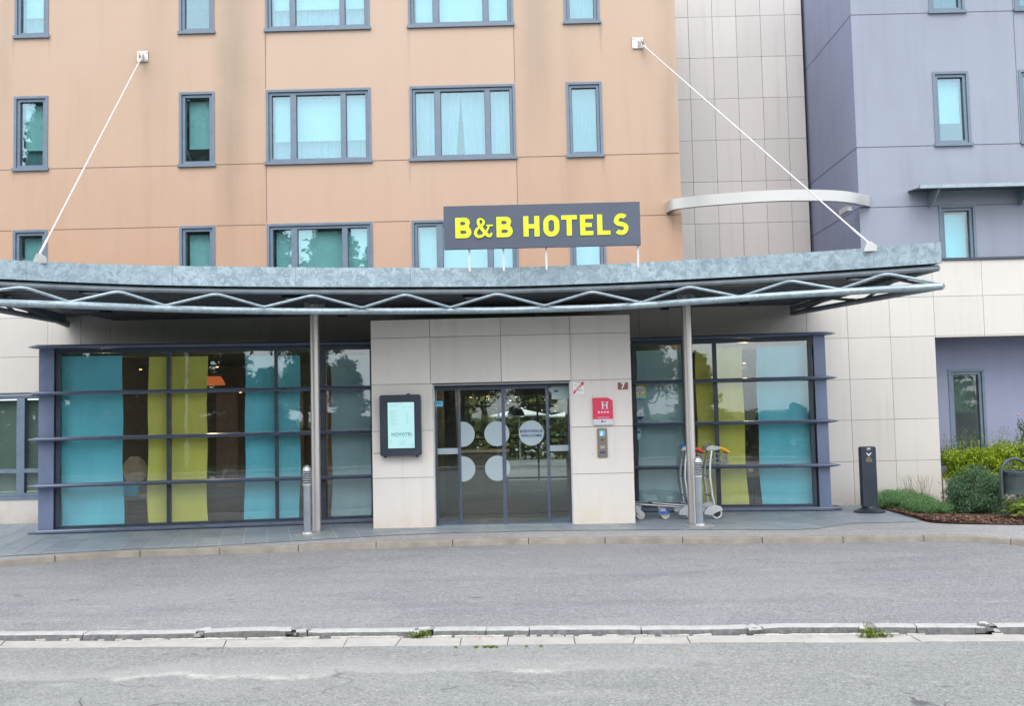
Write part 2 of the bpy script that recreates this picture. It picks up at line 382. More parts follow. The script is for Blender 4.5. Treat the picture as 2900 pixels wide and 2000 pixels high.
# ------------------------------------------------------------------ mesh builder
class MB:
    def __init__(s): s.v = []; s.f = []; s.a = []
    def face(s, pts, var=.5):
        b = len(s.v); s.v += [tuple(p) for p in pts]; s.f.append(tuple(range(b, b+len(pts)))); s.a.append(var); return s
    def box(s, x0, x1, y0, y1, z0, z1, var=None, mat=None):
        b = len(s.v); var = random.random() if var is None else var
        pts = [Vector((x, y, z)) for z in (z0, z1) for (x, y) in ((x0, y0), (x1, y0), (x1, y1), (x0, y1))]
        if mat is not None: pts = [mat @ p for p in pts]
        s.v += [tuple(p) for p in pts]
        for f in ((0, 3, 2, 1), (4, 5, 6, 7), (0, 1, 5, 4), (1, 2, 6, 5), (2, 3, 7, 6), (3, 0, 4, 7)):
            s.f.append(tuple(b+i for i in f)); s.a.append(var)
        return s
    def rings(s, rings, close=True, capa=True, capb=True, var=.5):
        b = len(s.v); n = len(rings[0])
        for r in rings: s.v += [tuple(p) for p in r]
        for i in range(len(rings)-1):
            for j in range(n if close else n-1):
                k = (j+1) % n
                s.f.append((b+i*n+j, b+i*n+k, b+(i+1)*n+k, b+(i+1)*n+j)); s.a.append(var)
        if capa: s.f.append(tuple(b+j for j in reversed(range(n)))); s.a.append(var)
        if capb: s.f.append(tuple(b+(len(rings)-1)*n+j for j in range(n))); s.a.append(var)
        return s
    def tube(s, pts, r, n=10, var=.5, closed=False):
        pts = [Vector(p) for p in pts]; m = len(pts)
        rr = r if isinstance(r, (list, tuple)) else [r]*m
        out = []; up = None
        for i, p in enumerate(pts):
            t = (pts[min(i+1, m-1)] - pts[max(i-1, 0)]).normalized()
            if i in (0, m-1): sc = 1
            else:
                a = (pts[i]-pts[i-1]).normalized(); c = (pts[i+1]-pts[i]).normalized()
                sc = 1/max(.5, math.sqrt((1+a.dot(c))/2))
            if up is None:
                up = Vector((0, 0, 1)) if abs(t.z) < .9 else Vector((1, 0, 0))
            u = (up - t*up.dot(t)).normalized(); w = t.cross(u); up = u
            out.append([p + (u*math.cos(2*pi*j/n) + w*math.sin(2*pi*j/n))*rr[i] for j in range(n)])
        return s.rings(out, var=var)
    def lathe(s, prof, n=28, c=(0, 0, 0), var=.5):
        c = Vector(c)
        return s.rings([[c+Vector((r*math.cos(2*pi*j/n), r*math.sin(2*pi*j/n), z)) for j in range(n)] for r, z in prof], var=var)
    def prism(s, poly, y0, y1, mat=None, var=.5):
        """poly in (x,z) extruded along y"""
        A = [Vector((x, y0, z)) for x, z in poly]; B = [Vector((x, y1, z)) for x, z in poly]
        if mat is not None: A = [mat @ p for p in A]; B = [mat @ p for p in B]
        return s.rings([A, B], var=var)
    def slab(s, poly, z0, z1, var=.5):
        """poly in (x,y) extruded along z"""
        return s.rings([[Vector((x, y, z0)) for x, y in poly], [Vector((x, y, z1)) for x, y in poly]], var=var)
    def leaf(s, c, sz, asp=.5, nrm=None, var=None):
        c = Vector(c)
        d = Vector((random.gauss(0, 1), random.gauss(0, 1), random.gauss(0, 1))).normalized() if nrm is None else nrm
        a = d.orthogonal().normalized(); a = Matrix.Rotation(random.random()*2*pi, 3, d) @ a; b = d.cross(a)
        a *= sz; b *= sz*asp
        s.face([c-a, c+b*.9-a*.1, c+a, c-b*.9-a*.1], random.random() if var is None else var)
        return s
    def build(s, name, mat, parent=None, smooth=False, **props):
        me = bpy.data.meshes.new(name); me.from_pydata(s.v, [], s.f)
        at = me.attributes.new('var', 'FLOAT', 'FACE'); at.data.foreach_set('value', s.a)
        me.materials.append(M[mat] if isinstance(mat, str) else mat)
        bm = bmesh.new(); bm.from_mesh(me)
        if len(s.f) < 30000 and not props.pop('_nofix', False): bmesh.ops.recalc_face_normals(bm, faces=bm.faces)
        bm.to_mesh(me); bm.free()
        if smooth:
            me.polygons.foreach_set('use_smooth', [True]*len(me.polygons))
            try: me.set_sharp_from_angle(angle=math.radians(40))
            except Exception: pass
        o = bpy.data.objects.new(name, me); COL.objects.link(o)
        if parent is not None: o.parent = parent
        for k, v in props.items(): o[k] = v
        return o
def thing(name, label, cat, loc=(0, 0, 0), rz=0, group=None):
    o = bpy.data.objects.new(name, None); COL.objects.link(o); o.empty_display_size = .2
    o.location = loc; o.rotation_euler = (0, 0, rz); o['label'] = label; o['category'] = cat
    if group: o['group'] = group
    return o
def tagd(o, label, cat, group=None):
    o['label'] = label; o['category'] = cat
    if group: o['group'] = group
    return o
def setting(o): o['kind'] = 'structure'; return o
def catmull(pts, n=8):
    pts = [Vector(p) for p in pts]; q = [2*pts[0]-pts[1]] + pts + [2*pts[-1]-pts[-2]]; out = []
    for i in range(1, len(q)-2):
        for k in range(n):
            t = k/n; a, b, c, d = q[i-1], q[i], q[i+1], q[i+2]
            out.append(.5*((2*b)+(c-a)*t+(2*a-5*b+4*c-d)*t*t+(3*b-a-3*c+d)*t**3))
    out.append(pts[-1]); return out
def sub_rect(rects, h):
    out = []
    for (a, b, c, d) in rects:
        x0, x1, z0, z1 = h
        if x1 <= a or x0 >= b or z1 <= c or z0 >= d: out.append((a, b, c, d)); continue
        if x0 > a: out.append((a, x0, c, d))
        if x1 < b: out.append((x1, b, c, d))
        m0, m1 = max(a, x0), min(b, x1)
        if z0 > c: out.append((m0, m1, c, z0))
        if z1 < d: out.append((m0, m1, z1, d))
    return out
def clad(mb, xs, zs, y0, y1, holes=(), gap=.006, off=None):
    for i in range(len(xs)-1):
        for j in range(len(zs)-1):
            rs = [(xs[i]+gap/2, xs[i+1]-gap/2, zs[j]+gap/2, zs[j+1]-gap/2)]
            for h in holes: rs = sub_rect(rs, h)
            v = random.random(); dy = random.uniform(0, .003)
            for (a, b, c, d) in rs:
                if b-a > .004 and d-c > .004: mb.box(a, b, y0-dy, y1, c, d, v)
    return mb
def wall_holes(mb, x0, x1, z0, z1, y, t, holes):
    """flat wall with reveals"""
    xs = sorted({x0, x1, *[h[0] for h in holes], *[h[1] for h in holes]}); xs = [x for x in xs if x0 <= x <= x1]
    zs = sorted({z0, z1, *[h[2] for h in holes], *[h[3] for h in holes]}); zs = [z for z in zs if z0 <= z <= z1]
    for i in range(len(xs)-1):
        for j in range(len(zs)-1):
            cx, cz = (xs[i]+xs[i+1])/2, (zs[j]+zs[j+1])/2
            if any(h[0] < cx < h[1] and h[2] < cz < h[3] for h in holes): continue
            a, b, c, d = xs[i], xs[i+1], zs[j], zs[j+1]
            mb.face([(a, y, c), (b, y, c), (b, y, d), (a, y, d)]); mb.face([(a, y+t, d), (b, y+t, d), (b, y+t, c), (a, y+t, c)])
    for (a, b, c, d) in holes:
        mb.face([(a, y, c), (a, y+t, c), (a, y+t, d), (a, y, d)]); mb.face([(b, y, d), (b, y+t, d), (b, y+t, c), (b, y, c)])
        mb.face([(a, y, c), (b, y, c), (b, y+t, c), (a, y+t, c)]); mb.face([(a, y+t, d), (b, y+t, d), (b, y, d), (a, y, d)])
    return mb
def text(s, size, mat, parent, loc, rot=(pi/2, 0, 0), name='lettering', ext=.002, off=0, sx=1, sp=1, al='CENTER'):
    cu = bpy.data.curves.new(name, 'FONT'); cu.body = s; cu.size = size; cu.extrude = ext; cu.offset = off
    cu.align_x = al; cu.align_y = 'CENTER'; cu.space_character = sp; cu.resolution_u = 4
    t = bpy.data.objects.new('tmp', cu); COL.objects.link(t)
    dg = bpy.context.evaluated_depsgraph_get(); me = bpy.data.meshes.new_from_object(t.evaluated_get(dg))
    bpy.data.objects.remove(t); me.name = name; me.materials.clear(); me.materials.append(M[mat])
    o = bpy.data.objects.new(name, me); COL.objects.link(o); o.parent = parent; o.location = loc; o.rotation_euler = rot; o.scale = (sx, 1, 1)
    return o
def shape2d(name, polys, mat, parent, loc, ext=.01, rot=(pi/2, 0, 0)):
    """closed outlines with holes, extruded; in local xz"""
    cu = bpy.data.curves.new(name, 'CURVE'); cu.dimensions = '2D'; cu.fill_mode = 'BOTH'; cu.extrude = ext
    for p in polys:
        sp = cu.splines.new('POLY'); sp.points.add(len(p)-1); sp.use_cyclic_u = True
        for i, (x, y) in enumerate(p): sp.points[i].co = (x, y, 0, 1)
    t = bpy.data.objects.new('tmp', cu); COL.objects.link(t)
    dg = bpy.context.evaluated_depsgraph_get(); me = bpy.data.meshes.new_from_object(t.evaluated_get(dg))
    bpy.data.objects.remove(t); me.name = name; me.materials.clear(); me.materials.append(M[mat])
    o = bpy.data.objects.new(name, me); COL.objects.link(o); o.parent = parent; o.location = loc; o.rotation_euler = rot
    return o
def disc(mb, cx, cz, r, y0, y1, n=40, sx=1, a0=0, a1=2*pi, var=.5):
    full = abs(a1-a0-2*pi) < 1e-6
    pts = [(cx+sx*r*math.cos(a0+(a1-a0)*i/n), cz+r*math.sin(a0+(a1-a0)*i/n)) for i in range(n if full else n+1)]
    return mb.prism(pts, y0, y1, var=var)
def rrect(x0, x1, z0, z1, r, n=5):
    out = []
    for cx, cz, a in ((x1-r, z1-r, 0), (x0+r, z1-r, pi/2), (x0+r, z0+r, pi), (x1-r, z0+r, 1.5*pi)):
        out += [(cx+r*math.cos(a+pi/2*k/n), cz+r*math.sin(a+pi/2*k/n)) for k in range(n+1)]
    return out

# ------------------------------------------------------------------ main planes
ZP = .08                                   # paving level
YE = G(1425, 1490, ZP).y                   # porch front
YW = (G(50, 1483, ZP).y + G(2429, 1432.5, ZP).y)/2     # ground floor wall
YO = YW + .22                              # orange wall
YB = YW + .12                              # blue wing
YT = YO + 2.72                               # tower
def rx(px, py, Y): return P(px, py, Y).x
def rz_(px, py, Y): return P(px, py, Y).z
def rect(x0, x1, y0, y1, Y):
    """photo box -> world x0,x1,z0,z1 on facade-parallel plane (y0 top, y1 bottom)"""
    xm, ym = (x0+x1)/2, (y0+y1)/2
    return (rx(x0, ym, Y), rx(x1, ym, Y), rz_(xm, y1, Y), rz_(xm, y0, Y))

# ------------------------------------------------------------------ hotel building
ZC = rz_(2750, 737, YW)                    # top of the ground floor cladding
hotel = thing('hotel_building', 'hotel building with orange rendered upper storeys and pale stone cladding at ground level', 'building', (0, YO, 0))
HL = Vector((0, YO, 0))
XR = rx(1922, 350, YO)                     # right edge orange wall
ZTOP = 10.6
# windows of the orange wall
colA = (40, 136); colB = (508, 608); colC = (754, 1051); colD = (1161, 1460); colE = (1605, 1706)
wr = {}
ref = {}
for nm, (a, b), yt, yb in (('A', colA, 272, 484), ('B', colB, 260, 471.5), ('C', colC, 252, 462.5), ('D', colD, 241, 453.5), ('E', colE, 231, 445)):
    ref[nm] = rect(a, b, yt, yb, YO)
zt = sum(r[3] for r in ref.values())/5; zb = sum(r[2] for r in ref.values())/5
zb3t = (rz_(558, 640, YO)+rz_(902, 632, YO))/2
pitch = ((zt - zb3t) + (rz_(75, 106, YO)+rz_(558, 95, YO)+rz_(902, 88, YO)+rz_(1310, 76, YO)+rz_(1655, 66.7, YO))/5 - zb)/2
holes = []
for nm in 'ABCDE':
    a, b = ref[nm][0], ref[nm][1]
    for r in (1, 2, 3, 0):
        k = {1: 1, 2: 0, 3: -1, 0: 2}[r]
        wr[nm, r] = (a, b, zb+k*pitch, min(zt+k*pitch, ZTOP-.2)); 
        if wr[nm, r][2] < ZTOP-.6: holes.append(wr[nm, r])
YR = [0]
XL = -16.
# stains taken off the photo
bands = []
for px, w, yy, amt in ((440, .5, 60, .35), (668, .55, 150, .8), (650, .4, 440, .55), (1515, .5, 90, .75), (1620, .3, 380, .2), (1895, .3, 300, .5), (10, .25, 150, .4)):
    q_ = P(px, yy, YO); bands.append((q_.x, w, q_.z-2.9, q_.z+.3, min(1, amt*1.45)))
drips = []
for px, py, ln, amt in ((38, 107, .45, .6), (140, 107, .4, .5), (38, 486, .2, .3), (753, 92, .55, .7), (753, 465, .25, .45), (507, 97, .2, .3), (1157, 82, .75, .8), (1160, 458, .5, .7),
                        (1454, 75, .2, .4), (1700, 70, .5, .8), (1708, 447, .3, .4), (1905, 600, .5, .5), (1605, 446, .2, .3), (1890, 560, -.2, .5)):
    q_ = P(px, py, YO)
    if ln > 0: drips.append((q_.x, q_.z, ln*1.3, min(1, amt*1.35)))
zjz = (rz_(1000, 455, YO), rz_(1000, 632, YO))
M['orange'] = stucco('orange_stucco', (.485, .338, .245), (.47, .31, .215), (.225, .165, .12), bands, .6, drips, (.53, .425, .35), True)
mb = MB(); wall_holes(mb, XL, XR, ZC-.6, ZTOP, 0, .32, [(h[0], h[1], h[2], h[3]) for h in holes])
mb.face([(XR, 0, ZC-.6), (XR, .32, ZC-.6), (XR, .32, ZTOP), (XR, 0, ZTOP)])
mb.face([(XL, 0, ZTOP), (XR, 0, ZTOP), (XR, 7, ZTOP), (XL, 7, ZTOP)])
uw = mb.build('upper_wall', 'orange', hotel)
# joints (thin recess lines)
mb = MB()
zj1 = (rz_(300, 474, YO)+rz_(1780, 436, YO))/2; zj2 = (rz_(300, 648, YO)+rz_(1880, 607, YO))/2
def hj(z, x0, x1, hs):
    global JB
    segs = [(x0, x1, z-.006, z+.006)]
    for h in hs: segs = sub_rect(segs, (h[0]-.03, h[1]+.03, h[2]-.05, h[3]+.05))
    for a, b, c, d in segs: JB.append((a, b, c, d))
JB = []
hj(zj1, XL, XR-.01, holes); hj(zj2, XL, XR-.01, holes)
for x in (ref['C'][0]-.004, ref['D'][1]+.004):
    sg = [(x-.005, x+.005, ZC, ZTOP)]
    for h in holes: sg = sub_rect(sg, (h[0]-.03, h[1]+.03, h[2]-.03, h[3]+.03))
    JB += sg
M['ojoint'] = plain('render_joint', (.22, .14, .11), .9)
for a, b, c, d in JB: MB().box(a, b, -.0035, .0005, c, d, .5).build('render_joint', 'ojoint', uw)

def window(parent, a, b, c, d, y, mull=(), blind='white', fr=1., frm='frame', sill=True, trans=None, glass='glass_up', drop=None, sash=True):
    """local coords of parent; y is the wall face"""
    m = MB(); w1 = .045; w2 = .055
    for (x0, x1, z0, z1) in ((a, a+w1, c+.05, d), (b-w1, b, c+.05, d), (a+w1, b-w1, d-w1, d)):
        m.box(x0, x1, y-.018, y+.10, z0, z1, .5)
    m.box(a-.022, b+.022, y-.045, y+.10, c-.005, c+.05, .5)
    ia, ib, ic, id_ = a+w1, b-w1, c+.05, d-w1
    for (x0, x1, z0, z1) in ((ia+.006, ia+w2, ic, id_-.006), (ib-w2, ib-.006, ic, id_-.006), (ia+w2, ib-w2, id_-w2, id_-.006), (ia+w2, ib-w2, ic+.004, ic+w2)):
        m.box(x0, x1, y+.012, y+.11, z0, z1, .5)
    pa, pb, pc, pd = ia+w2, ib-w2, ic+w2, id_-w2
    for (x0, x1) in mull: m.box(x0, x1, y+.010, y+.112, pc, pd, .5)
    if trans: m.box(pa, pb, y+.014, y+.108, trans[0], trans[1], .5)
    w = m.build('window', frm, parent)
    es = [pa] + [e for mm in mull for e in mm] + [pb]
    for i in range(0, len(es), 2):
        MB().box(es[i], es[i+1], y+.06, y+.068, pc, pd, .5).build('pane', glass, w)
    # dark gasket
    g = MB()
    for i in range(0, len(es), 2):
        x0, x1 = es[i], es[i+1]
        g.box(x0, x0+.008, y+.045, y+.059, pc, pd, .5); g.box(x1-.008, x1, y+.045, y+.059, pc, pd, .5)
        g.box(x0+.008, x1-.008, y+.045, y+.059, pd-.010, pd, .5); g.box(x0+.008, x1-.008, y+.045, y+.059, pc, pc+.006, .5)
    g.build('gasket', 'frame_d', w)
    if blind:
        yb_ = y+.17
        fr_ = fr
        z0 = pd-(pd-pc)*fr_
        if blind in ('white', 'green', 'tealb', 'dull'):
            bl = MB(); bl.box(pa+.03, pb-.01, yb_, yb_+.004, z0, pd-.03, .5); bl.box(pa+.03, pb-.01, yb_-.008, yb_+.012, z0-.02, z0, .5)
            bl.build('blind', {'white': 'white_c', 'green': 'green_c', 'dull': 'green_d', 'tealb': 'teal'}[blind], w)
            if drop:
                wavy(pa, pb, yb_+.06, pc, pd, .02, 26).build('sheer_curtain', 'sheer', w)
        elif blind == 'sheer':
            wavy(pa, pb, yb_, pc, pd, .015, 20).build('sheer_curtain', 'sheer', w)
        elif blind == 'parted':
            xm = pa+(pb-pa)*.48
            m = MB(); NN = 40
            for side in (0, 1):
                top, bot = [], []
                for i in range(NN+1):
                    t = i/NN
                    xt = (pa+(xm-pa)*t) if side == 0 else (pb-(pb-xm)*t)
                    xb = (pa+(xm-.10-pa)*t) if side == 0 else (pb-(pb-xm-.06)*t)
                    yy = yb_+.02*math.sin(t*38)+.004*side
                    top.append((xt, yy, pd)); bot.append((xb, yy, pc))
                for i in range(NN): m.face([bot[i], bot[i+1], top[i+1], top[i]])
            m.build('sheer_curtain', 'sheer', w, True)
    return w
def wavy(x0, x1, y, z0, z1, amp, waves):
    m = MB(); NN = waves*5
    p = [(x0+(x1-x0)*i/NN, y+amp*math.sin(i/NN*waves*2*pi)*(0.6+.4*math.sin(i*.7))) for i in range(NN+1)]
    for i in range(NN): m.face([(p[i][0], p[i][1], z0), (p[i+1][0], p[i+1][1], z0), (p[i+1][0], p[i+1][1], z1), (p[i][0], p[i][1], z1)])
    return m
mullC = [(rx(822, 370, YO), rx(839, 370, YO)), (rx(965, 370, YO), rx(980, 370, YO))]
mullD = [(rx(1231, 350, YO), rx(1248, 350, YO)), (rx(1374, 350, YO), rx(1389, 350, YO))]
style = {('A', 2): ('green', .72), ('B', 2): ('green', .76), ('C', 2): ('white', .68), ('D', 2): ('parted', 1), ('E', 2): ('sheer', 1),
         ('A', 3): ('green', .97), ('B', 3): ('green', .97), ('C', 3): ('green', .97), ('D', 3): ('white', .97), ('E', 3): ('white', .97),
         ('A', 1): ('white', .7), ('B', 1): ('white', .35), ('C', 1): ('white', .68), ('D', 1): ('white', 1), ('E', 1): ('sheer', 1)}
for (nm, r), (a, b, c, d) in wr.items():
    if (a, b, c, d) not in holes: continue
    st = style.get((nm, r), ('white', .8))
    window(hotel, a, b, c, d, 0, mullC if nm == 'C' else mullD if nm == 'D' else (), st[0], st[1], drop=(nm in 'CA'))
# storeys behind the windows
mb = MB()
mb.face([(XL, 3, ZC-.6), (XR, 3, ZC-.6), (XR, 3, ZTOP), (XL, 3, ZTOP)])
for k in (-1, 0, 1, 2):
    z = zt+k*pitch+.22
    if z < ZTOP: mb.box(XL, XR-.01, .33, 3, z, z+.2, .5)
for x in (XL+.1, (ref['A'][1]+ref['B'][0])/2, (ref['B'][1]+ref['C'][0])/2, (ref['C'][1]+ref['D'][0])/2, (ref['D'][1]+ref['E'][0])/2, XR-.2):
    mb.box(x-.06, x+.06, .33, 2.98, ZC-.5, ZTOP-.05, .5)
mb.build('inner_wall', 'room', hotel)

# ground floor cladding
X5 = rx(2652, 1100, YW)                     # edge of blue niche
zr = [rz_(2500, y, YW) for y in (844, 955.7, 1073, 1188.5, 1306)]
step = (zr[0]-zr[4])/4
zs = [-.2, zr[4], zr[3], zr[2], zr[1], zr[0], ZC]
xr_ = [rx(p, y, YW) for p, y in ((2283, 920), (2402, 1000), (2522, 1000), (2642, 860), (2782, 860))]
xl_ = [rx(p, 950, YW) for p in (138, 231, 315, 464, 616, 772, 921)]
xs = [-16.] + [xl_[0]-1.7*k for k in range(4, 0, -1)] + xl_ + [xl_[-1]+.93*(k+1) for k in range(7)]
xs = [x for x in xs if x < xr_[0]-.4] + xr_ + [xr_[-1]+.86*k for k in range(1, 5)]
XEND = xs[-1]
winL = rect(-60, 150, 1116, 1411, YW); winL = (winL[0], winL[1], rz_(0, 1416, YW), rz_(0, 1114, YW))
niche = (X5, XEND+1, -1, rz_(2780, 953, YW))
bayL_hole = (rx(150, 1200, YW), rx(1700, 1200, YW), -1, 3.0)
bayR_hole = (rx(1150, 1200, YW), rx(2290, 1200, YW), -1, 3.0)
yy = YW-YO
lw = clad(MB(), xs, zs, yy-.03, yy, [winL, niche, bayL_hole, bayR_hole]).build('stone_cladding', 'clad', hotel)
mb = MB(); wall_holes(mb, XL, XEND, -.2, ZC-.005, yy+.001, .25, [winL, niche, (bayL_hole[0], bayR_hole[1], -.2, 3.0)])
mb.build('backing_wall', 'joint', hotel)
MB().box(rx(2650, 740, YW)-.9, XEND+.02, yy-.06, .2, ZC+.002, ZC+.045, .5).build('coping', 'frame_d', hotel)
MB().box(XL, rx(2650, 740, YW)-.91, yy-.06, .0, ZC+.002, ZC+.045, .5).build('coping', 'frame_d', hotel)
# niche reveal: planter wall, blue back wall
YN = YW+.75
ztr = rz_(0, 1335, YW)
mx = rx(57, 1250, YW)
wL = window(hotel, winL[0], winL[1], winL[2], winL[3], yy, [(mx-.07, mx+.07)], 'dull', .97, 'frame', trans=(ztr-.04, ztr+.03), glass='glass')
# planting box wall in the niche
# ---- tower
tx = [rx(p, 277, YT) for p in (1956, 2024, 2092, 2161, 2230)]
XT1 = min(rx(2279, 277, YT), (rx(2426, 417, YB)+rx(2408, 5, YB))/2-.004)
tz0 = rz_(2095, 277.6, YT); tst = (rz_(2095, 44.7, YT)-rz_(2095, 631.6, YT))/5
txs = [XR-.1, tx[0]] + tx[1:] + [XT1]
tzs = [tz0+k*tst for k in range(-6, 5)]
tow = clad(MB(), txs, tzs, YT-YO, YT-YO+.03, (), .007).build('stair_tower', 'tower', hotel)
MB().box(txs[0]+.01, XT1-.004, YT-YO+.031, YT-YO+1.9, tzs[0], tzs[-1], .5).build('tower_core', 'joint', tow)
# ---- white brow ring
mb = MB()
a_ = P(1893, 580, YW-.1); m_ = P(2215, 552, YW-.62); b_ = P(2470, 566, YB-.12)
zc = (a_.z+m_.z+b_.z)/3
ctrl = [(a_.x, YO-.02), (a_.x+.12, YW-.12), (a_.x+.8, YW-.42), (m_.x, YW-.62), (b_.x-.75, YW-.46), (b_.x-.1, YB-.14), (b_.x, YB-.01)]
cp = catmull([(x, y, 0) for x, y in ctrl], 8)
rg = []
for i, p in enumerate(cp):
    t = (cp[min(i+1, len(cp)-1)]-cp[max(i-1, 0)]).normalized(); nrm = Vector((-t.y, t.x, 0))
    q1, q2 = p, p+nrm*.10
    rg.append([Vector((q1.x, q1.y-YO, zc-.095)), Vector((q2.x, q2.y-YO, zc-.095)), Vector((q2.x, q2.y-YO, zc+.095)), Vector((q1.x, q1.y-YO, zc+.095))])
mb.rings(rg); ring = mb.build('curved_brow', 'ringm', hotel, True)
mb = MB(); br = P(2412, 574, YB-.2)
mb.box(br.x-.10, br.x-.02, YB-YO-.25, YB-YO+.2, zc-.20, zc-.10, .5); mb.build('bracket', 'ringm', ring)

# ------------------------------------------------------------------ blue wing
XBc = (rx(2426, 417, YB)+rx(2408, 5, YB))/2
wing = thing('blue_wing', 'blue rendered hotel wing standing right of the pale tiled stair tower', 'building', (XBc, YB, 0))
def bl(r): return (r[0]-XBc, r[1]-XBc, r[2], r[3])
B2 = bl(rect(2644, 2746, 202, 413, YB)); hB = B2[3]-B2[2]
zB1b = rz_(2680, 38.6, YB); zB3t = rz_(2710, 583, YB)
pB = ((zB1b-B2[2]) + (B2[3]-zB3t))/2
dx = rx(2888, 300, YB)-XBc
bh = []
for k in (-1, 0, 1):
    for x0 in (B2[0], dx):
        bh.append((x0, x0+B2[1]-B2[0], B2[2]+k*pB, B2[3]+k*pB))
XE = XEND-XBc
mb = MB(); wall_holes(mb, 0, XE, ZC-.3, ZTOP, 0, .3, bh)
fw = mb.build('front_wall', 'blue_st', wing)
mb = MB(); mb.face([(0, 0, ZC-.6), (0, 4.3, ZC-.6), (0, 4.3, ZTOP), (0, 0, ZTOP)])
mb.face([(-3.5, 4.3, ZC-.6), (0, 4.3, ZC-.6), (0, 4.3, ZTOP), (-3.5, 4.3, ZTOP)])
mb.face([(0, 0, ZTOP), (XE, 0, ZTOP), (XE, 4.3, ZTOP), (0, 4.3, ZTOP)])
mb.build('side_wall', 'blue_dark', wing)
M['bjoint'] = plain('blue_render_joint', (.09, .09, .14), .9)
mb = MB()
zja = rz_(2560, 414, YB); zjb = rz_(2560, 585, YB)
for z in (zja, zja+pB, zjb):
    sg = [(0, XE, z-.006, z+.006)]
    for h in bh: sg = sub_rect(sg, (h[0]-.03, h[1]+.03, h[2]-.05, h[3]+.04))
    for a, b, c, d in sg: MB().box(a, b, -.003, .0005, c, d, .5).build('render_joint', 'bjoint', fw)
    MB().box(-.003, .0005, 0, 4.3, z-.006, z+.006, .5).build('render_joint', 'bjoint', fw)
xv = dx-.03
for a, b, c, d in sub_rect([(xv-.004, xv+.004, zja, ZTOP)], (dx-.025, dx+1, B2[2], B2[3])): MB().box(a, b, -.003, .0005, c, d, .5).build('render_joint', 'bjoint', fw)
for i, h in enumerate(bh):
    window(wing, *h, 0, (), ('tealb' if h[2] < B2[2]-.5 else 'white'), .68 if h[2] > B2[2]-.5 else .82, glass='glass_up' if h[2] > B2[2]-.5 else 'glass')
mb = MB(); mb.box(.05, XE, 2.6, 2.65, ZC-.3, ZTOP-.02, .5)
for k in (-1, 0, 1): mb.box(.05, XE, .31, 2.6, B2[3]+.2+k*pB, B2[3]+.35+k*pB, .5)
mb.build('inner_wall', 'room', wing)
# niche wall below
n0 = X5-.4-XBc; yn = YN-YB
nw = rect(2689, 2791, 1046, 1262, YN); nw = (nw[0]-XBc, nw[1]-XBc, nw[2]-.3, nw[3])
mb = MB(); wall_holes(mb, n0, XE, -.1, niche[3]+.2, yn, .25, [nw]); mb.build('recessed_wall', 'blue_dark', wing)
MB().box(n0, XE, YW-YB+.02, yn+.2, niche[3]+.004, niche[3]+.15, .5).build('recess_soffit', 'blue_dark', wing)
window(wing, *nw, yn, (), 'dull', .45, glass='glass')
MB().box(n0+.3, XE, yn+2.5, yn+2.6, -.1, 3.4, .5).build('room_wall', 'room', wing)
# awning over the wing window
aw = thing('glass_awning', 'slim grey metal awning on brackets above the lower blue wing window', 'awning', tuple(P(2600, 535, YB)))
al = aw.location.copy()
z_a = 0
aw0 = P(2606, 528, YB-.55)
L = 3.2
mb = MB()
mb.box(aw0.x-al.x, aw0.x-al.x+L, -.55, -.50, aw0.z-al.z-.03, aw0.z-al.z+.03, .5)
fa = mb.build('front_rail', 'galv_t', aw)
mb = MB(); x0 = aw0.x-al.x
zf, zbk = aw0.z-al.z, P(2575, 540, YB).z-al.z
mb.rings([[Vector((x0, -.5, zf-.02)), Vector((x0+L, -.5, zf-.02)), Vector((x0+L, -.5, zf-.005)), Vector((x0, -.5, zf-.005))],
          [Vector((x0, -.0, zf+.03)), Vector((x0+L, -.0, zf+.03)), Vector((x0+L, -.0, zf+.045)), Vector((x0, -.0, zf+.045))]])
mb.build('roof_sheet', 'soffit', aw)
for k in (.35, 1.95):
    mb = MB(); xx = x0+k
    mb.prism([(0, 0), (0, 0)], 0, 0) if False else None
    pr = [Vector((xx, -.01, zf+.0)), Vector((xx, -.01, zf-.27)), Vector((xx, -.12, zf-.27)), Vector((xx, -.46, zf-.05)), Vector((xx, -.46, zf-.025))]
    mb.rings([[p for p in pr], [p+Vector((.03, 0, 0)) for p in pr]]); mb.build('bracket', 'galv_t', aw)

# ------------------------------------------------------------------ porch with sliding doors
pr = rect(1054, 1791, 900, 1490, YE)
PX0, PX1, PZ1 = pr[0], pr[1], pr[3]
porch = thing('entrance_porch', 'pale stone clad entrance porch with automatic glass doors in its middle', 'porch', ((PX0+PX1)/2, YE, 0))
pcx = (PX0+PX1)/2
def pq(px, py, dy=0): q = P(px, py, YE+dy); return (q.x-pcx, q.z)
jx = [PX0-pcx, pq(1222, 1200)[0], pq(1418.5, 1000)[0], pq(1620, 1200)[0], PX1-pcx]
zj = [pq(1420, 1082.5)[1], pq(1420, 951)[1]]
zside = [ZP, (pq(1140, 1355)[1]+pq(1705, 1340)[1])/2, (pq(1140, 1220.5)[1]+pq(1705, 1209)[1])/2]
d0, d1 = pq(1228.5, 1290)[0], pq(1620, 1290)[0]; dz = pq(1425, 1086)[1]
mb = MB(); TH = .04
clad(mb, jx, [zj[0], zj[1], PZ1], -TH, -.001, (), .007)
clad(mb, [jx[0], d0+.003], zside+[zj[0]], -TH, -.001, (), .007)
clad(mb, [d1-.003, jx[4]], zside+[zj[0]], -TH, -.001, (), .007)
cl = mb.build('stone_cladding', 'clad2', porch)
mb = MB()
mb.box(jx[0]+.004, d0-.002, 0, 2.2, ZP, PZ1-.004, .5); mb.box(d1+.002, jx[4]-.004, 0, 2.2, ZP, PZ1-.004, .5); mb.box(d0-.002, d1+.002, 0, 2.2, dz, PZ1-.005, .5)
mb.build('porch_core', 'joint', porch)
mb = MB()   # metal reveal liner
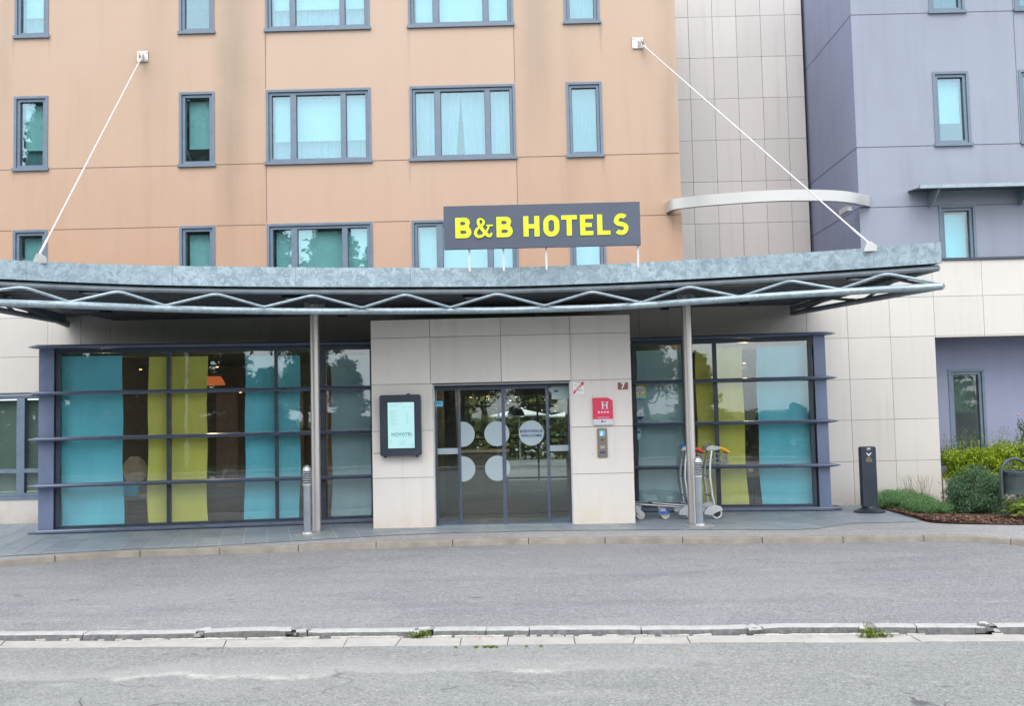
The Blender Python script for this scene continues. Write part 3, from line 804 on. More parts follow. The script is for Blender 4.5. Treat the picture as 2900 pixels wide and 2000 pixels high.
mb.box(d0, d0+.02, -.045, .16, ZP, dz-.012, .5); mb.box(d1-.02, d1, -.045, .16, ZP, dz-.012, .5); mb.box(d0, d1, -.045, .16, dz-.012, dz-.002, .5)
mb.build('door_surround', 'plast', porch)
DY = .14
def pd_(px, py): q = P(px, py, YE+DY); return (q.x-pcx, q.z)
zt_ = pd_(1425, 1097)[1]; zb_ = pd_(1425, 1482)[1]
MB().box(d0+.021, d1-.021, DY-.03, DY+.08, zt_, dz-.013, .5).build('door_header', 'frame_d', porch)
MB().box(d0-.02, d1+.02, -.06, DY+.3, ZP+.002, ZP+.012, .5).build('threshold', 'galv_t', porch)
xs4 = [d0+.022, pd_(1301, 1290)[0], pd_(1428, 1290)[0], pd_(1554, 1290)[0], d1-.022]
leaves = []
for i in range(4):
    a, b = xs4[i], xs4[i+1]; y = DY+(.05 if i in (0, 3) else 0)
    a += .002; b -= .002; m = MB(); sw = .026 if i in (1, 2) else .02; rb = .065 if i in (1, 2) else .10
    m.box(a, a+sw, y, y+.04, zb_-.06, zt_, .5); m.box(b-sw, b, y, y+.04, zb_-.06, zt_, .5)
    m.box(a+sw, b-sw, y+.002, y+.038, zb_-.06, zb_-.06+rb, .5); m.box(a+sw, b-sw, y+.002, y+.038, zt_-.03, zt_, .5)
    lf = m.build('sliding_door' if i in (1, 2) else 'side_light', 'frame_door', porch)
    MB().box(a+sw, b-sw, y+.016, y+.024, zb_-.06+rb, zt_-.03, .5).build('pane', 'glass_door', lf)
    leaves.append((lf, a+sw, b-sw, y))
    if i in (0, 3):
        zz = pd_(1265, 1279)[1] if i == 0 else pd_(1588, 1270)[1]
        MB().box(a+sw, b-sw, y+.006, y+.012, zz-.047, zz+.047, .5).build('manifestation_band', 'frost', lf)
rr = 35.4*(YE+DY)/F
for (cx_, cy_, li) in ((1309, 1230.7, 1), (1407, 1229, 1), (1407, 1229, 2), (1504.8, 1227, 2), (1310.5, 1329, 1), (1409, 1327, 1), (1409, 1327, 2)):
    c = pd_(cx_, cy_); lf, a, b, y = leaves[li]
    poly = [(c[0]+rr*math.cos(t*2*pi/72), c[1]+rr*math.sin(t*2*pi/72)) for t in range(72)]
    poly = [(min(max(x, a+.002), b-.002), z) for x, z in poly]
    # drop degenerate run along the clip edge
    out = []
    for k, p in enumerate(poly):
        if p[0] in (a+.002, b-.002) and poly[k-1][0] == p[0] and poly[(k+1) % 72][0] == p[0]: continue
        out.append(p)
    if len(out) > 3:
        MB().prism(out, y+.010, y+.014).build('dot_sticker', 'frost', lf)
c = pd_(1504.8, 1227); lf = leaves[2][0]
text('BIENVENUE', .062, 'navy', lf, (c[0], DY+.006, c[1]+.028), name='lettering', sp=1.15, ext=.001, off=.0012)
text('WELCOME', .062, 'navy', lf, (c[0], DY+.006, c[1]-.042), name='lettering', sp=1.15, ext=.001, off=.0012)
# notices on the glass
def notice(px0, px1, py0, py1, Y, mat, name, label, cat='sign', th=.004):
    r = rect(px0, px1, py0, py1, Y); cx_, cz_ = (r[0]+r[1])/2, (r[2]+r[3])/2
    t = thing(name, label, cat, (cx_, Y, r[2])); w, h = r[1]-r[0], r[3]-r[2]
    MB().box(-w/2, w/2, -th, 0, 0, h, .5).build('panel', mat, t)
    return t, w, h
t, w, h = notice(1562, 1614, 1094.5, 1131, YE+DY+.045, 'white', 'door_notice', 'pale two column notice taped inside the top right door glass', 'notice')
M['noticebg'] = plain('notice_paper', (.36, .48, .45), .8, 0, .05); t.children[0].data.materials[0] = M['noticebg']
m = MB(); m.box(-.002, .002, -.0055, -.0042, .02, h-.02); 
for k in range(7): m.box(.03, w/2-.03, -.0055, -.0042, h*(.2+.09*k), h*(.2+.09*k)+.004)
m.box(-w/2+.03, -.03, -.0055, -.0042, h*.82, h*.82+.010)
disc(m, -w*.25, h*.42, .034, -.0055, -.0042, 20); m.build('print', 'frost', t)
m = MB(); disc(m, -w*.25, h*.60, .026, -.0058, -.0042, 16, 1.3, 0, pi); m.box(-w*.25-.045, -w*.25+.045, -.0058, -.0042, h*.57, h*.6); m.build('hat_mark', 'navy', t)
t, w, h = notice(1231, 1254, 1136.5, 1152, YE+DY+.045, 'bluel', 'door_sticker', 'small bright blue sticker on the glass at the door left edge', 'sticker')
m = MB(); m.box(-w/2+.01, w/2-.025, -.0055, -.0042, h*.55, h*.68); m.build('print', 'navy', t)
text('HEDT', .042, 'mint', t, (0, -.0056, h*.25), name='lettering', ext=.0006)

# ---- things fixed to the porch
YPf = YE-TH-.004
# digital menu screen
r = rect(1079, 1194, 1119, 1291, YPf); cxm = (r[0]+r[1])/2; zc_ = r[2]
ms = thing('menu_display', 'black cased outdoor menu screen glowing pale mint on the porch wall', 'screen', (cxm, YPf, r[2])); W, H = r[1]-r[0], r[3]-r[2]
MB().prism(rrect(-W/2, W/2, 0, H, .035), -.13, -.01).build('casing', 'black2', ms, True)
m = MB(); m.box(-W/2+.05, -W/2+.09, -.10, -.02, -.022, .0005); m.box(W/2-.09, W/2-.05, -.10, -.02, -.022, .0005); m.build('foot', 'black', ms)
m = MB(); m.box(W*.16, W*.16+.055, -.10, -.04, H-.0005, H+.018); m.build('sensor', 'black', ms)
s_ = rect(1098.5, 1173.5, 1140, 1270, YPf-.13); sx0, sx1, sz0, sz1 = s_[0]-cxm, s_[1]-cxm, s_[2]-zc_, s_[3]-zc_
m = MB()
m.box(sx0-.012, sx1+.012, -.134, -.129, sz0-.012, sz0); m.box(sx0-.012, sx1+.012, -.134, -.129, sz1, sz1+.012); m.box(sx0-.012, sx0, -.134, -.129, sz0, sz1); m.box(sx1, sx1+.012, -.134, -.129, sz0, sz1)
m.build('bezel', 'black', ms)
scr = MB().box(sx0, sx1, -.132, -.129, sz0, sz1).build('screen', 'screen', ms)
sw, sh = sx1-sx0, sz1-sz0
text('NOVOTEL', .066, 'screentxt', scr, ((sx0+sx1)/2+.01, -.1335, sz0+sh*.30), ext=.0005, sp=1.12, off=.0012)
def mline(u, v, w_): MB().box(sx0+sw*u, sx0+sw*(u+w_), -.1335, -.1322, sz0+sh*v, sz0+sh*v+.006).build('menu_line', 'screenlt', scr)
for u_, v_, w_ in ((.05, .955, .5), (.05, .92, .36), (.53, .885, .2), (.80, .885, .12), (.15, .25, .7), (.05, .14, .1), (.48, .145, .22), (.4, .10, .2), (.48, .075, .1)): mline(u_, v_, w_)
for k in range(10):
    v_ = .82-.034*k; mline(.07, v_, random.uniform(.16, .32))
    if k > 1: mline(.70, v_, .07)
MB().box(sx0+sw*.89, sx0+sw*.96, -.1335, -.1322, sz0+sh*.05, sz0+sh*.075).build('corner_mark', 'screenbl', scr)
m = MB(); q0 = P(1057, 1283, YPf); m.tube([(q0.x-cxm, -.012, q0.z-zc_), (-W/2+.02, -.012, q0.z-zc_+.005)], .008, 8); m.build('cable', 'rod', ms)
# licence plaque
r = rect(1624, 1653, 1082.5, 1118, YPf); lx = (r[0]+r[1])/2
lp = thing('licence_plaque', 'small white plaque crossed by a red diagonal LICENCE band', 'plaque', (lx, YPf, r[2])); W, H = r[1]-r[0], r[3]-r[2]
MB().box(-W/2, W/2, -.006, 0, 0, H).build('panel', 'white', lp)
m = MB(); m.prism([(-W/2, 0), (-W/2+.001, H*.26), (W/2-.02, H), (W/2, H), (W/2, H*.78)], -.0085, -.0061); m.build('red_band', 'red', lp)
text('LICENCE', .040, 'white', lp, (0, -.0095, H*.5), rot=(pi/2, -math.atan2(H*.76, W), 0), ext=.0008, off=.001, sx=.95)
text('IV', .042, 'navy', lp, (-W*.28, -.0072, H*.72), ext=.0008)
m = MB(); m.box(-W*.3, W*.42, -.0075, -.0061, H*.95, H*.975); m.box(-W*.05, W*.4, -.0075, -.0061, H*.31, H*.35); m.box(-W*.25, W*.35, -.0075, -.0061, H*.06, H*.075); m.build('print', 'navy', lp)
# number 7
r = rect(1749.5, 1778.5, 1083.5, 1103.5, YPf); lx = (r[0]+r[1])/2
np_ = thing('house_number_plate', 'brown enamel plate with a white number 7', 'plate', (lx, YPf, r[2])); W, H = r[1]-r[0], r[3]-r[2]
MB().prism(rrect(-W/2, W/2, 0, H, .006), -.008, 0).build('panel', 'brown', np_)
text('7', .125, 'white', np_, (0, -.0095, H*.5), ext=.001, off=.003)
# classification plaque
r = rect(1678.5, 1735, 1127, 1204, YPf); lx = (r[0]+r[1])/2
hp = thing('hotel_rating_plaque', 'crimson plaque with silver H, four stars and a cut corner', 'plaque', (lx, YPf, r[2])); W, H = r[1]-r[0], r[3]-r[2]
zsl = H*.215
MB().prism([(-W/2, zsl), (W/2, zsl), (W/2, H*.90), (W/2-W*.24, H), (-W/2, H)], -.035, -.005).build('panel', 'pink', hp)
MB().box(-W/2, W/2, -.037, -.005, 0, zsl-.001).build('lower_strip', 'silver', hp)
m = MB(); hx, hz, hh, hw = -.03+W*.20, H*.59, H*.26, W*.36
m.box(hx-hw*.40, hx-hw*.2, -.038, -.0351, hz, hz+hh); m.box(hx+hw*.2, hx+hw*.40, -.038, -.0351, hz, hz+hh); m.box(hx-hw*.2, hx+hw*.2, -.038, -.0351, hz+hh*.46, hz+hh*.58)
for sx_ in (-.3, .3):
    m.box(hx+hw*sx_-hw*.2, hx+hw*sx_+hw*.2, -.0386, -.0381, hz, hz+hh*.07); m.box(hx+hw*sx_-hw*.2, hx+hw*sx_+hw*.2, -.0386, -.0381, hz+hh*.93, hz+hh)
m.build('letter', 'silver', hp)
for k in range(4):
    cx_, cz_ = -W*.20+k*W*.15, H*.47; pts = []
    for i in range(10):
        a = pi/2+i*pi/5; q_ = .021 if i % 2 == 0 else .009; pts.append((cx_+q_*math.cos(a), cz_+q_*math.sin(a)))
    MB().prism(pts, -.038, -.0351).build('star', 'white', hp)
m = MB(); m.box(-W*.28, W*.3, -.0365, -.0351, H*.285, H*.295); m.box(-W*.28, W*.3, -.0365, -.0351, H*.25, H*.258); m.build('print', 'silver', hp)
m = MB(); m.box(-.03, 0, -.0385, -.0371, H*.1, H*.16); m.build('emblem', 'navy', hp)
m = MB(); m.box(.008, .04, -.0385, -.0371, H*.11, H*.14); m.build('emblem', 'red', hp)
# intercom
r = rect(1691.5, 1720, 1213.5, 1296, YPf); lx = (r[0]+r[1])/2
ic = thing('intercom_panel', 'narrow bronze intercom panel below the crimson plaque', 'intercom', (lx, YPf, r[2])); W, H = r[1]-r[0], r[3]-r[2]
MB().prism(rrect(-W/2, W/2, 0, H, .006), -.02, 0).build('panel', 'bronze', ic)
MB().box(-W*.27, W*.24, -.0215, -.0201, H*.73, H*.92).build('screen', 'bluel', ic)
m = MB(); m.prism([(-W*.2, H*.75), (-.0, H*.75), (W*.05, H*.86), (-W*.1, H*.90)], -.0225, -.0216); m.build('emblem', 'white', ic)
m = MB(); disc(m, 0, H*.60, .017, -.024, -.0201, 20); m.build('camera_lens', 'black', ic, True)
MB().box(-W*.2, W*.22, -.025, -.0201, H*.365, H*.39).build('card_slot', 'silver', ic)
MB().box(-W*.28, W*.28, -.0225, -.0201, H*.14, H*.205).build('keypad', 'navy', ic)
m = MB()
for k in range(4): m.box(-W*.2+k*W*.11, -W*.14+k*W*.11, -.0215, -.0201, H*.31, H*.33)
m.build('print', 'white', ic)
# screws / holes in the panels
for px, py in ((1676, 1082), (1678, 1121), (1654, 1122), (1679, 1286)):
    q_ = P(px, py, YPf); m = MB(); disc(m, 0, 0, .006, -.004, .0, 8)
    o = m.build('wall_plug', 'joint', porch); o.location = (q_.x-pcx, q_.y-YE, q_.z)

# ------------------------------------------------------------------ glazed bays
def line_hit(px, py, A, B):
    d = ray(px, py); n = Vector((-(B-A).y, (B-A).x, 0)); t = n.dot(A-CAM)/n.dot(d); return CAM+d*t
ZS = [.10, .84, 1.58, 2.31, 3.06]
def bay(A, B, posts, mulls, g0, g1, label, s0, s1, flip):
    """A,B ground points left/right; local x along wall, y inward"""
    rz = math.atan2((B-A).y, (B-A).x); L = (B-A).length
    t = thing('glazed_bay', label, 'bay window', (A.x, A.y, 0), rz, 'glazed bays beside the entrance')
    Rm = Matrix.Rotation(-rz, 3, 'Z')
    def loc(px, py, off=0):
        n = Vector((math.cos(rz), math.sin(rz), 0)); nn = Vector((-math.sin(rz), math.cos(rz), 0))
        p = line_hit(px, py, A+nn*off, B+nn*off); q = Rm @ (p-Vector((A.x, A.y, 0))); return q
    for (a, b) in posts:
        MB().box(a, b, -.02, .35, ZP, ZS[4]-.03, .5).build('post', 'bay', t)
    for z in ZS:
        m = MB(); dp = .20 if z != ZS[0] else .17; th = .034
        x0, x1 = s0, s1
        prof = [(-dp, 0), (-dp+.02, th*.7), (-dp*.5, th), (.03, th*.8), (.03, -th*.8), (-dp*.5, -th), (-dp+.02, -th*.7)]
        if z == ZS[0]: prof = [(-dp, .03), (-dp+.01, .045), (.03, .045), (.03, -.03), (-dp+.05, -.03), (-dp, -.0)]
        def ring(x, k=1, kk=1): return [Vector((x, (y_*k if y_ < 0 else y_), z+zz*kk)) for y_, zz in prof]
        tip = .17
        rs = []
        if flip == 'L' : rs += [ring(x0-tip, .25, .15), ring(x0-tip*.5, .72, .7), ring(x0), ring(x1)]
        else: rs += [ring(x0), ring(x1), ring(x1+tip*.5, .72, .7), ring(x1+tip, .25, .15)]
        m.rings(rs); m.build('cap' if z == ZS[4] else 'sill' if z == ZS[0] else 'louvre_blade', 'louvre', t)
    for (a, b) in mulls:
        o_ = MB().box(a, b, .015, .13, ZS[0]+.04, ZS[4]-.03, .5); 
        for z in (ZS[1]+.35, ZS[2]+.36, ZS[3]-.35): o_.box(a-.006, b+.012, .0, .02, z, z+.012)
        o_.build('mullion', 'frame_d', t)
    m = MB(); m.box(g0-.06, g0, .02, .12, ZS[0]+.04, ZS[4]-.1); m.box(g1, g1+.06, .02, .12, ZS[0]+.04, ZS[4]-.1)
    m.box(g0-.06, g1+.06, .02, .14, ZS[4]-.10, ZS[4]-.03); m.box(g0-.06, g1+.06, .02, .12, ZS[0]+.02, ZS[0]+.08)
    for z in ZS[1:4]: m.box(g0, g1, .035, .09, z-.018, z+.018)
    m.build('frame', 'frame_d', t)
    es = [g0]+[e for mm in mulls for e in mm]+[g1]
    for i in range(0, len(es), 2):
        for j in range(4):
            MB().box(es[i], es[i+1], .055, .063, ZS[j]+.02 if j else ZS[0]+.08, ZS[j+1]-.018 if j < 3 else ZS[4]-.10, .5).build('pane', 'glass', t)
    return t, loc, L, rz
# left bay
AL = G(108, 1513, ZP); BL = G(1060, 1478, ZP)
rzL = math.atan2((BL-AL).y, (BL-AL).x)
def mk_loc(A, B):
    rz = math.atan2((B-A).y, (B-A).x); Rm = Matrix.Rotation(-rz, 3, 'Z'); nn = Vector((-math.sin(rz), math.cos(rz), 0))
    def loc(px, py, off=0):
        p = line_hit(px, py, A+nn*off, B+nn*off); return Rm @ (p-Vector((A.x, A.y, 0)))
    return loc
lL = mk_loc(AL, BL); LL = (BL-AL).length
u = lambda px, py=1240: lL(px, py).x
bayL, _, _, rzL = bay(AL, BL, [(u(110), u(153))], [(u(471), u(482)), (u(778), u(787)), (u(908), u(921))], u(168), u(1060)-.06,
    'wide blue grey glazed bay left of the entrance with horizontal blades', u(112), LL+.02, 'L')
AR = G(1796, 1450, ZP); BR = G(2353, 1445.5, ZP)
lR = mk_loc(AR, BR); LR = (BR-AR).length
v = lambda px, py=1200: lR(px, py).x
bayR, _, _, rzR = bay(AR, BR, [(v(2312), v(2345))], [(v(1936), v(1945)), (v(2024), v(2036))], v(1796)+.05, v(2296),
    'narrower blue grey glazed bay right of the entrance with horizontal blades', 0, v(2346), 'R')
# bay roofs and end walls
for bt, Ln, ang, xo in ((bayL, LL, rzL, 0), (bayR, LR, rzR, 0)):
    dpt = 2.6 if bt is bayL else 1.3
    MB().box(.02, Ln-.02, .05, dpt, ZS[4]-.01, ZS[4]+.02).build('flat_roof', 'frame_d', bt)
MB().box(.0, .06, .35, 2.2, ZP, ZS[4]-.02).build('side_wall', 'bay', bayL)
MB().box(LR-.08, LR-.02, .35, 1.2, ZP, ZS[4]-.02).build('side_wall', 'bay', bayR)

# curtains
def curtain(locf, A, rz, px0, px1, pytop, pybot, mat, label, lean=0):
    off = .20
    tl = locf(px0, pytop, off); tr = locf(px1, pytop, off); bl_ = locf(px0+lean, pybot, off); br_ = locf(px1+lean, pybot, off)
    base = Matrix.Rotation(rz, 3, 'Z') @ Vector((tl.x, off, 0)) + Vector((A.x, A.y, 0))
    m = MB(); n1, n2 = 28, 20; w = tr.x-tl.x; z1 = (tl.z+tr.z)/2; z0 = max(ZP+.03, (bl_.z+br_.z)/2)
    ph = random.random()*6
    g = [[None]*(n1+1) for _ in range(n2+1)]
    for j in range(n2+1):
        tt = j/n2
        for i in range(n1+1):
            s = i/n1
            xx = s*w + .02*math.sin(tt*5+ph)*tt + .012*math.sin(tt*11+ph)
            yy_ = .007*math.sin(s*7+ph+tt*2.5)*(.3+tt) + .005*math.sin(s*15+tt*4)*tt
            g[j][i] = (xx, yy_, z1+(z0-z1)*tt + (.02*math.sin(s*3+ph) if j == n2 else 0))
    for j in range(n2):
        for i in range(n1): m.face([g[j+1][i], g[j+1][i+1], g[j][i+1], g[j][i]])
    o = m.build('curtain_panel', mat, None, True); o.location = base; o.rotation_euler = (0, 0, rz)
    tagd(o, label, 'curtain', 'fabric panels hanging behind the bay glass')
curtain(lL, AL, rzL, 174, 348, 1009, 1502, 'teal', 'wide turquoise fabric panel behind the leftmost glass of the left bay')
curtain(lL, AL, rzL, 420, 587, 1010, 1490, 'lime', 'lime yellow fabric panel in the left bay beside the pendant lamp')
curtain(lL, AL, rzL, 693, 848, 1008, 1481, 'teal', 'turquoise fabric panel in the left bay just left of the steel column')
curtain(lL, AL, rzL, 936, 1049, 1007, 1470, 'pale', 'greyish pale blue fabric panel in the left bay touching the porch')
curtain(lR, AR, rzR, 1800, 1936, 992, 1430, 'pale', 'pale blue fabric panel in the right bay behind the round stickers')
curtain(lR, AR, rzR, 1968, 2101, 986, 1436, 'lime', 'olive lime fabric panel in the right bay behind the luggage trolleys')
curtain(lR, AR, rzR, 2140, 2294, 980, 1434, 'teal', 'turquoise fabric panel at the outer end of the right bay')

# stickers on right bay
def sticker(px, py, mk, label):
    p = lR(px, py, .053); base = Matrix.Rotation(rzR, 3, 'Z') @ Vector((p.x, .053, 0)) + Vector((AR.x, AR.y, 0))
    t = thing('window_sticker', label, 'sticker', (base.x, base.y, p.z), rzR, 'stickers on the right bay glass'); mk(t)
def mk1(t):
    MB().box(-.10, .10, -.004, 0, -.13, .12).build('backing', 'mint', t)
    MB().box(-.095, .095, -.006, -.0041, -.09, .11).build('square', 'yellow', t)
    m = MB(); disc(m, 0, .01, .082, -.008, -.0061, 32); m.build('disc', 'white', t)
    text('CHEQUE', .042, 'navy', t, (0, -.0095, .035), ext=.0005); text('DEJEUNER', .034, 'navy', t, (0, -.0095, .0), ext=.0005)
    m = MB(); m.box(-.008, .008, -.0095, -.0081, -.065, -.025); m.box(-.03, .03, -.0105, -.0096, -.052, -.04); m.build('cross_mark', 'red', t)
def mk2(t):
    m = MB(); disc(m, 0, 0, .072, -.004, 0, 32); m.build('disc', 'white', t)
    m = MB(); disc(m, 0, 0, .070, -.006, -.0041, 24, 1, pi+.25, 2*pi-.25); m.build('lower_half', 'navy', t)
    m = MB(); m.box(-.045, .045, -.006, -.0041, -.006, .006); m.box(-.01, .02, -.006, -.0041, .02, .04); m.build('print', 'bluel', t)
def mk3(t):
    m = MB(); disc(m, 0, 0, .105, -.004, 0, 36, .55); m.build('oval', 'mint', t)
    MB().box(-.01, .048, -.006, -.0041, .005, .035).build('print', 'navy', t)
    m = MB(); m.box(-.03, .025, -.006, -.0041, -.025, -.017); disc(m, 0, -.065, .015, -.006, -.0041, 12); m.build('print', 'frost', t)
sticker(1812, 1108, mk1, 'square yellow green sticker with a white disc on the bay glass')
sticker(1813, 1177, mk2, 'round white sticker with a navy lower half')
sticker(1805.5, 1228, mk3, 'oval mint sticker lowest on the bay glass')

# ------------------------------------------------------------------ canopy
ZF = 3.64
fb = [(-330, 773), (-150, 781), (0, 789.5), (219, 799.5), (438, 807), (720, 811.5), (1000, 812.5), (1240, 812), (1450, 810.5), (1640, 804.5), (1800, 798), (2020, 787), (2240, 774), (2450, 760), (2667, 744.5)]
fpts = catmull([G(x, y, ZF) for x, y in fb], 4)
cano = thing('entrance_canopy', 'curved galvanised steel canopy over the hotel entrance carried by two steel columns', 'canopy', (0, YE, 0))
CO = Vector((0, YE, 0))
m = MB(); rs = []
for i, p in enumerate(fpts):
    t = (fpts[min(i+1, len(fpts)-1)]-fpts[max(i-1, 0)]).normalized(); n = Vector((-t.y, t.x, 0))*.03
    hh = .27 if p.x > -4 else .27-.03*min(1, (-4-p.x)/2.5)
    q_ = p-CO
    rs.append([q_, q_+n, q_+n+Vector((0, 0, hh)), q_+Vector((0, 0, hh))])
m.rings(rs); m.build('fascia', 'galv', cano)
eR = fpts[-1]-CO; wRp = P(2243, 880, YW-.04)-CO; eL = fpts[0]-CO; wLp = P(188, 900, YW-.04)-CO
m = MB()
def endboard(p, q):
    m = MB()
    d = (q-p); n = Vector((-d.y, d.x, 0)).normalized()*.03
    m.rings([[p, p+n, p+n+Vector((0, 0, .27)), p+Vector((0, 0, .27))], [Vector((q.x, q.y, p.z)), Vector((q.x, q.y, p.z))+n, Vector((q.x, q.y, p.z+.27))+n, Vector((q.x, q.y, p.z+.27))]]); m.build('end_board', 'galv', cano)
endboard(eR+Vector((0, .03, 0)), wRp+Vector((.35, 0, 0))); endboard(eL+Vector((0, .03, 0)), wLp)
# roof deck and soffit with ribs
m = MB(); poly = [(p.x, p.y-YE+.031) for p in fpts] + [(wRp.x+.3, wRp.y), (wLp.x, wLp.y)]
m.slab(poly, ZF+.10, ZF+.2); m.build('roof_deck', 'soffit', cano)
m = MB()
ny = 34
import bisect
def front_y(x):
    for i in range(len(fpts)-1):
        if fpts[i].x <= x <= fpts[i+1].x: 
            t = (x-fpts[i].x)/(fpts[i+1].x-fpts[i].x); return fpts[i].y+(fpts[i+1].y-fpts[i].y)*t-YE
    return None
yb_w = wRp.y
yv = wRp.y-.02
k = 0
while yv > -4.6:
    # strip along x clipped to the arc
    xs_ok = [x for x in [eL.x+.25+j*.1 for j in range(int((eR.x-eL.x-.3)/.1))] if front_y(x) is not None and front_y(x)+.08 < yv-.14]
    lim = lambda x: True
    runs = []
    for x in xs_ok:
        s = (yv-eR.y)/(wRp.y-eR.y); xmax = eR.x+(wRp.x-eR.x)*s; sl = (yv-eL.y)/(wLp.y-eL.y); xmin = eL.x+(wLp.x-eL.x)*sl
        if x > xmax-.1 or x < xmin+.1: continue
        if runs and x-runs[-1][1] < .15: runs[-1][1] = x
        else: runs.append([x, x])
    for a, b in runs:
        if b-a > .2: m.box(a, b+.1, yv-.12, yv, ZF-.01-(.012 if k % 2 else 0), ZF+.06, random.random())
    yv -= .13; k += 1
m.build('soffit', 'soffit', cano)
# chords
bt = [(-300, 846), (-140, 851), (0, 858), (219, 864.5), (438, 873.5), (660, 879.5), (877, 882), (1160, 881), (1450, 878), (1737, 869), (1980, 853.5), (2210, 837), (2415, 825), (2620, 813.5), (2668, 811)]
ZB = 3.31
bpts = catmull([G(x, y, ZB) for x, y in bt], 4)
MB().tube([p-CO for p in bpts], .047, 14).build('bottom_chord', 'galv_t', cano, True)
m = MB(); m.tube([p-CO+Vector((0, .09, -.055)) for p in fpts], .040, 12); m.build('top_chord', 'galv_d', cano, True)
# zigzag lattice
zig = [(-208, 848, 0), (-70, 806, 1), (65, 813, 1), (198, 856, 0), (335, 825, 1), (468, 866, 0), (612, 832, 1), (748, 870, 0), (887, 836, 1), (1025, 872, 0), (1148, 834, 1), (1275, 871, 0), (1408, 832, 1), (1542, 866, 0), (1677, 826, 1), (1815, 857, 0), (1951, 812, 1), (2096, 841, 0), (2238, 795, 1), (2378, 820, 0), (2510, 775, 1), (2660, 803, 0)]
zig = [zig[0]]+zig[2:]
zp = []
for x, y, k in zig:
    p = G(x, y, ZB+.045 if k == 0 else ZF-.15)-CO; zp.append((p, k))
path = []
for i, (p, k) in enumerate(zp):
    if 0 < i < len(zp)-1:
        a = (zp[i-1][0]-p).normalized(); b = (zp[i+1][0]-p).normalized()
        rr_ = .09 if k else .04
        for t in (0, .25, .5, .75, 1):
            path.append((p+a*rr_)*(1-t)**2 + p*2*t*(1-t) + (p+b*rr_)*t*t)
    else: path.append(p)
MB().tube(path, .020, 10).build('lattice_bar', 'galv_t', cano, True)
# end trusses
def endtruss(front, fronttop, wallpt, wtop):
    m = MB(); m.tube([front, wallpt], .042, 12); m.tube([fronttop, wtop], .042, 12)
    m.tube([wtop+Vector((0, -.04, .05)), wallpt+Vector((0, -.04, -.03))], .045, 12)
    def L(a, b, t): return a+(b-a)*t
    m.tube([L(front, wallpt, .02), L(fronttop, wtop, .22), L(front, wallpt, .45), L(fronttop, wtop, .68), L(front, wallpt, .95)], .022, 8)
    m.build('end_truss', 'galv_d', cano, True)
wb = P(2243, 888, YW-.10)-CO; wtp = Vector((wb.x, wb.y, ZF-.08))
endtruss(bpts[-1]-CO, fpts[-1]-CO+Vector((-.02, .09, -.055)), wb, wtp)
wb = P(192, 915, YW-.10)-CO; wtp = Vector((wb.x, wb.y, ZF-.08))
fl = P(0, 869, 13.4)-CO; fl = wb+(fl-wb)*(((bpts[0].y+.4)-YE-wb.y)/(fl.y-wb.y)); fl.z = ZB
endtruss(fl, Vector((fl.x, fl.y, ZF-.06)), wb, wtp)
# columns
for px, pyb, pm in ((897, 1504, 888), (1963, 1482, 1950)):
    b_ = G(px, pyb, ZP)-CO
    m = MB(); m.tube([(b_.x, b_.y, ZP), (b_.x, b_.y, ZF-.03)], .072, 28)
    c_ = m.build('column', 'steel', cano, True)
    m = MB()
    for a in (0, pi/2): m.box(-.16, .16, -.006, .006, ZF-.12, ZF-.01, .5, Matrix.Translation((b_.x, b_.y, 0)) @ Matrix.Rotation(a+.4, 4, 'Z'))
    m.build('head_plate', 'galv_d', c_)
# luminaires
for px, py in ((262, 826), (830, 842), (1338, 840), (1890, 820), (2433, 786)):
    p = G(px, py, ZF-.05)-CO; m = MB(); m.box(p.x-.14, p.x+.14, p.y-.1, p.y+.1, ZF-.07, ZF-.012)
    o = m.build('luminaire', 'black', cano); m = MB(); m.box(p.x-.10, p.x+.08, p.y-.07, p.y+.07, ZF-.076, ZF-.0701); m.build('lens', 'plast', o)
for px, py in ((300, 884), (530, 888), (745, 893), (970, 895), (1883, 876), (2108, 862)):
    p = G(px, py, ZF-.05)-CO; MB().box(p.x-.07, p.x+.07, p.y-.07, p.y+.07, ZF-.06, ZF-.012).build('downlight', 'black', cano)
